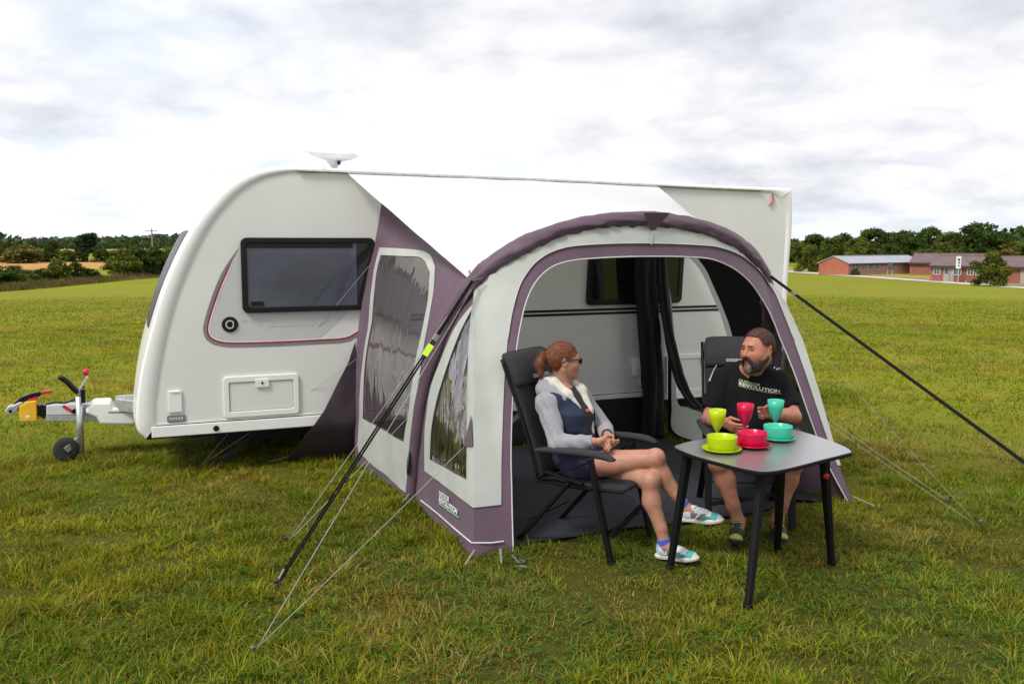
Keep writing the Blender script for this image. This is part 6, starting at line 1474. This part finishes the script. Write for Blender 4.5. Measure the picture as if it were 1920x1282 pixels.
po_sh = organic('polo_shirt', inflate(mt, .016) + slR + slL, .0065, M_polo, man, xm, cuts=[not_past(cR, J['elR'] - J['shR'], J['shR'][1]), not_past(cL, J['elL'] - J['shL'], J['shL'][1]), ((0, 0, .515), (.1, 0, -1)), vneck], disp=wr(.007, 42, 11))
for s in (-1, 1):                                           # collar leaves
    C_ = [(-.095, s * .045, 1.055), (-.045, s * .088, 1.045), (.03, s * .085, 1.015), (.085, s * .045, .975), (.105, s * .02, .945)]
    organic('collar', [('c', C_[i], C_[i + 1], .020 - .002 * i, .018 - .002 * i, .01) for i in range(4)], .006, M_polo, man, xm)
organic('collar_back', [('c', (-.095, -.05, 1.055), (-.095, .05, 1.055), .022, .022, .01)], .006, M_polo, man, xm)
organic('shorts', inflate([mt[0]] + [('c', J['hpR'], J['hpR'] + (J['knR'] - J['hpR']) * .85, .100, .088, .03), ('c', J['hpL'], J['hpL'] + (J['knL'] - J['hpL']) * .85, .100, .088, .03)], .012), .0075, M_mshort, man, xm, cuts=[((.30, 0, .5), (1, 0, -.1)), ((0, 0, .64), (0, 0, 1))], disp=wr(.003, 60, 4))
cm_ = ShoeM()
for a in ('anR', 'anL'):
    A_ = J[a]; hl = np.array([A_[0] - .045, A_[1], .014]); shoe('trainer', hl, hl + np.array([.29, .02 * np.sign(A_[1]), .012]), (0, 0, 1), .295, cm_, man, xf=xm)
M_hairm = hair_mat('dark_brown_hair', (.075, .036, .022)); M_beard = hair_mat('dark_beard', (.030, .018, .014), var=.5); M_beardg = hair_mat('grey_beard', (.16, .13, .115), var=.5)
xmh = lambda V: xm(mhc + (np.asarray(V) * MS) @ mR.T)
def hl_m(X, Y, Z): return -(.62 * Z - .74 * X - .004 + np.interp(np.abs(Y), (0, .03, .05, .062, .072, .08), (0, -.004, -.014, -.006, .018, .032)))
fuzz = lambda X, Y, Z: .0018 * np.sin(310 * X + 3 * np.sin(90 * Z)) * np.sin(330 * Y + 2 * np.sin(80 * X)) + .0014 * np.sin(280 * Z)
furred('hair', [('e', (-.013, 0, .033), (.1025, .0805, .0945), None, .02), ('e', (-.05, 0, -.005), (.063, .071, .068), None, .03)], .0045, M_hairm, man, xmh, [hl_m, lambda X, Y, Z: -(Z + .055 + 0 * X + 0 * Y)], None, 5200, .012, .0008, lambda P: np.stack([.3 + 4 * P[:, 0], 6 * P[:, 1], .2 - .0 * P[:, 0]], 1), .5, 3, .4)
bl = []
for s in (-1, 1): bl += [('c', (-.002, s * .071, -.010), (.006, s * .062, -.048), .008, .017, .015), ('c', (.006, s * .062, -.048), (.050, s * .040, -.092), .019, .024, .02), ('c', (.050, s * .040, -.092), (.078, 0, -.106), .024, .025, .02)]
bl += [('e', (.045, s_ * .048, -.066), (.036, .022, .030), None, .015) for s_ in (-1, 1)]
bl += [('c', (.100, -.020, -.044), (.100, .020, -.044), .0085, .0085, .006), ('c', (.100, -.020, -.044), (.080, -.034, -.080), .009, .014, .008), ('c', (.100, .020, -.044), (.080, .034, -.080), .009, .014, .008)]
furred('beard', bl, .0045, M_beard, man, xmh, [], None, 2600, .013, .0008, lambda P: np.stack([.25 + 0 * P[:, 0], 0 * P[:, 0], -1 + 0 * P[:, 0]], 1), .35, 4)
furred('chin_beard', [('e', (.092, 0, -.104), (.020, .028, .028), None, .01)], .0045, M_beardg, man, xmh, [], None, 600, .014, .0008, lambda P: np.stack([.25 + 0 * P[:, 0], 0 * P[:, 0], -1 + 0 * P[:, 0]], 1), .35, 5)
M_eye = mat('eye_white', (.30, .26, .24), .2); M_iris = mat('iris', (.03, .025, .02), .15)
for s in (-1, 1):
    e = organic('eye', [('e', (.0775, s * .031, .009), (.0125, .0125, .0115), None, .001)], .003, M_eye, man, xmh)
    organic('iris', [('e', (.0878, s * .031, .009), (.004, .0065, .0065), None, .001)], .0022, M_iris, e, xmh)
    organic('eyelid', [('c', (.088, s * .019, .0165), (.086, s * .044, .0155), .0055, .0050, .002)], .003, M_lid, man, xmh) if False else None
    organic('eyebrow', [('c', (.0995, s * .014, .034), (.092, s * .046, .036), .0048, .0032, .002)], .0035, M_hairm, man, xmh)
# print on the shirt, laid on its surface
sv = np.array([tuple(v.co) for v in po_sh.data.vertices]); bvh = BVHTree.FromPolygons([tuple(v) for v in sv], [tuple(p.vertices) for p in po_sh.data.polygons])
def on_shirt(P, off=.003):
    q = to_local(np.array([P]), man)[0]; h = bvh.ray_cast(Vector((q[0] + .6, q[1], q[2])), Vector((-1, 0, 0)))
    if h[0] is None: return P
    l = np.array(h[0]) + np.array(h[1]) * off; return xm([l])[0]
def mpt(u, v): return atY(u, v, 5.84)
a_, b_ = mpt(1384, 727), mpt(1464, 741); xd = (b_ - a_) / np.linalg.norm(b_ - a_)
M_pgreen = mat('print_green', (.26, .36, .14), .6); M_pwhite = mat('print_white', (.40, .42, .40), .6)
text_mesh('shirt_print', 'OUTDOOR', .022, M_pgreen, po_sh, a_ + XZ * .019, xd, XZ, width=.15, bold=.0006, fn=on_shirt)
text_mesh('shirt_print', 'REVOLUTION', .030, M_pwhite, po_sh, a_ - XZ * .004, xd, XZ, width=.285, bold=.0009, fn=on_shirt)
MB().tube([on_shirt(a_ + xd * t - XZ * (.010 - .03 * (t - .15) ** 2)) for t in np.linspace(0, .30, 16)], .0016, 4).put('print_swoosh', M_pgreen, po_sh)
MB().tube([on_shirt(mpt(u, v)) for u, v in ((1344, 684), (1338, 694), (1334, 704), (1330, 714))], [.002, .003, .004, .006], 6).put('sleeve_flash', M_pwhite, po_sh)
for (u, v) in ((1452, 689), (1457, 692), (1461, 691)): MB().lathe(on_shirt(mpt(u, v), .004), [(.006, 0), (.004, .002), (0, .003)], 8, (np.array([1., 0, 0]), XZ, np.array([0, -1., 0]))).put('collar_star', M_pwhite, po_sh)
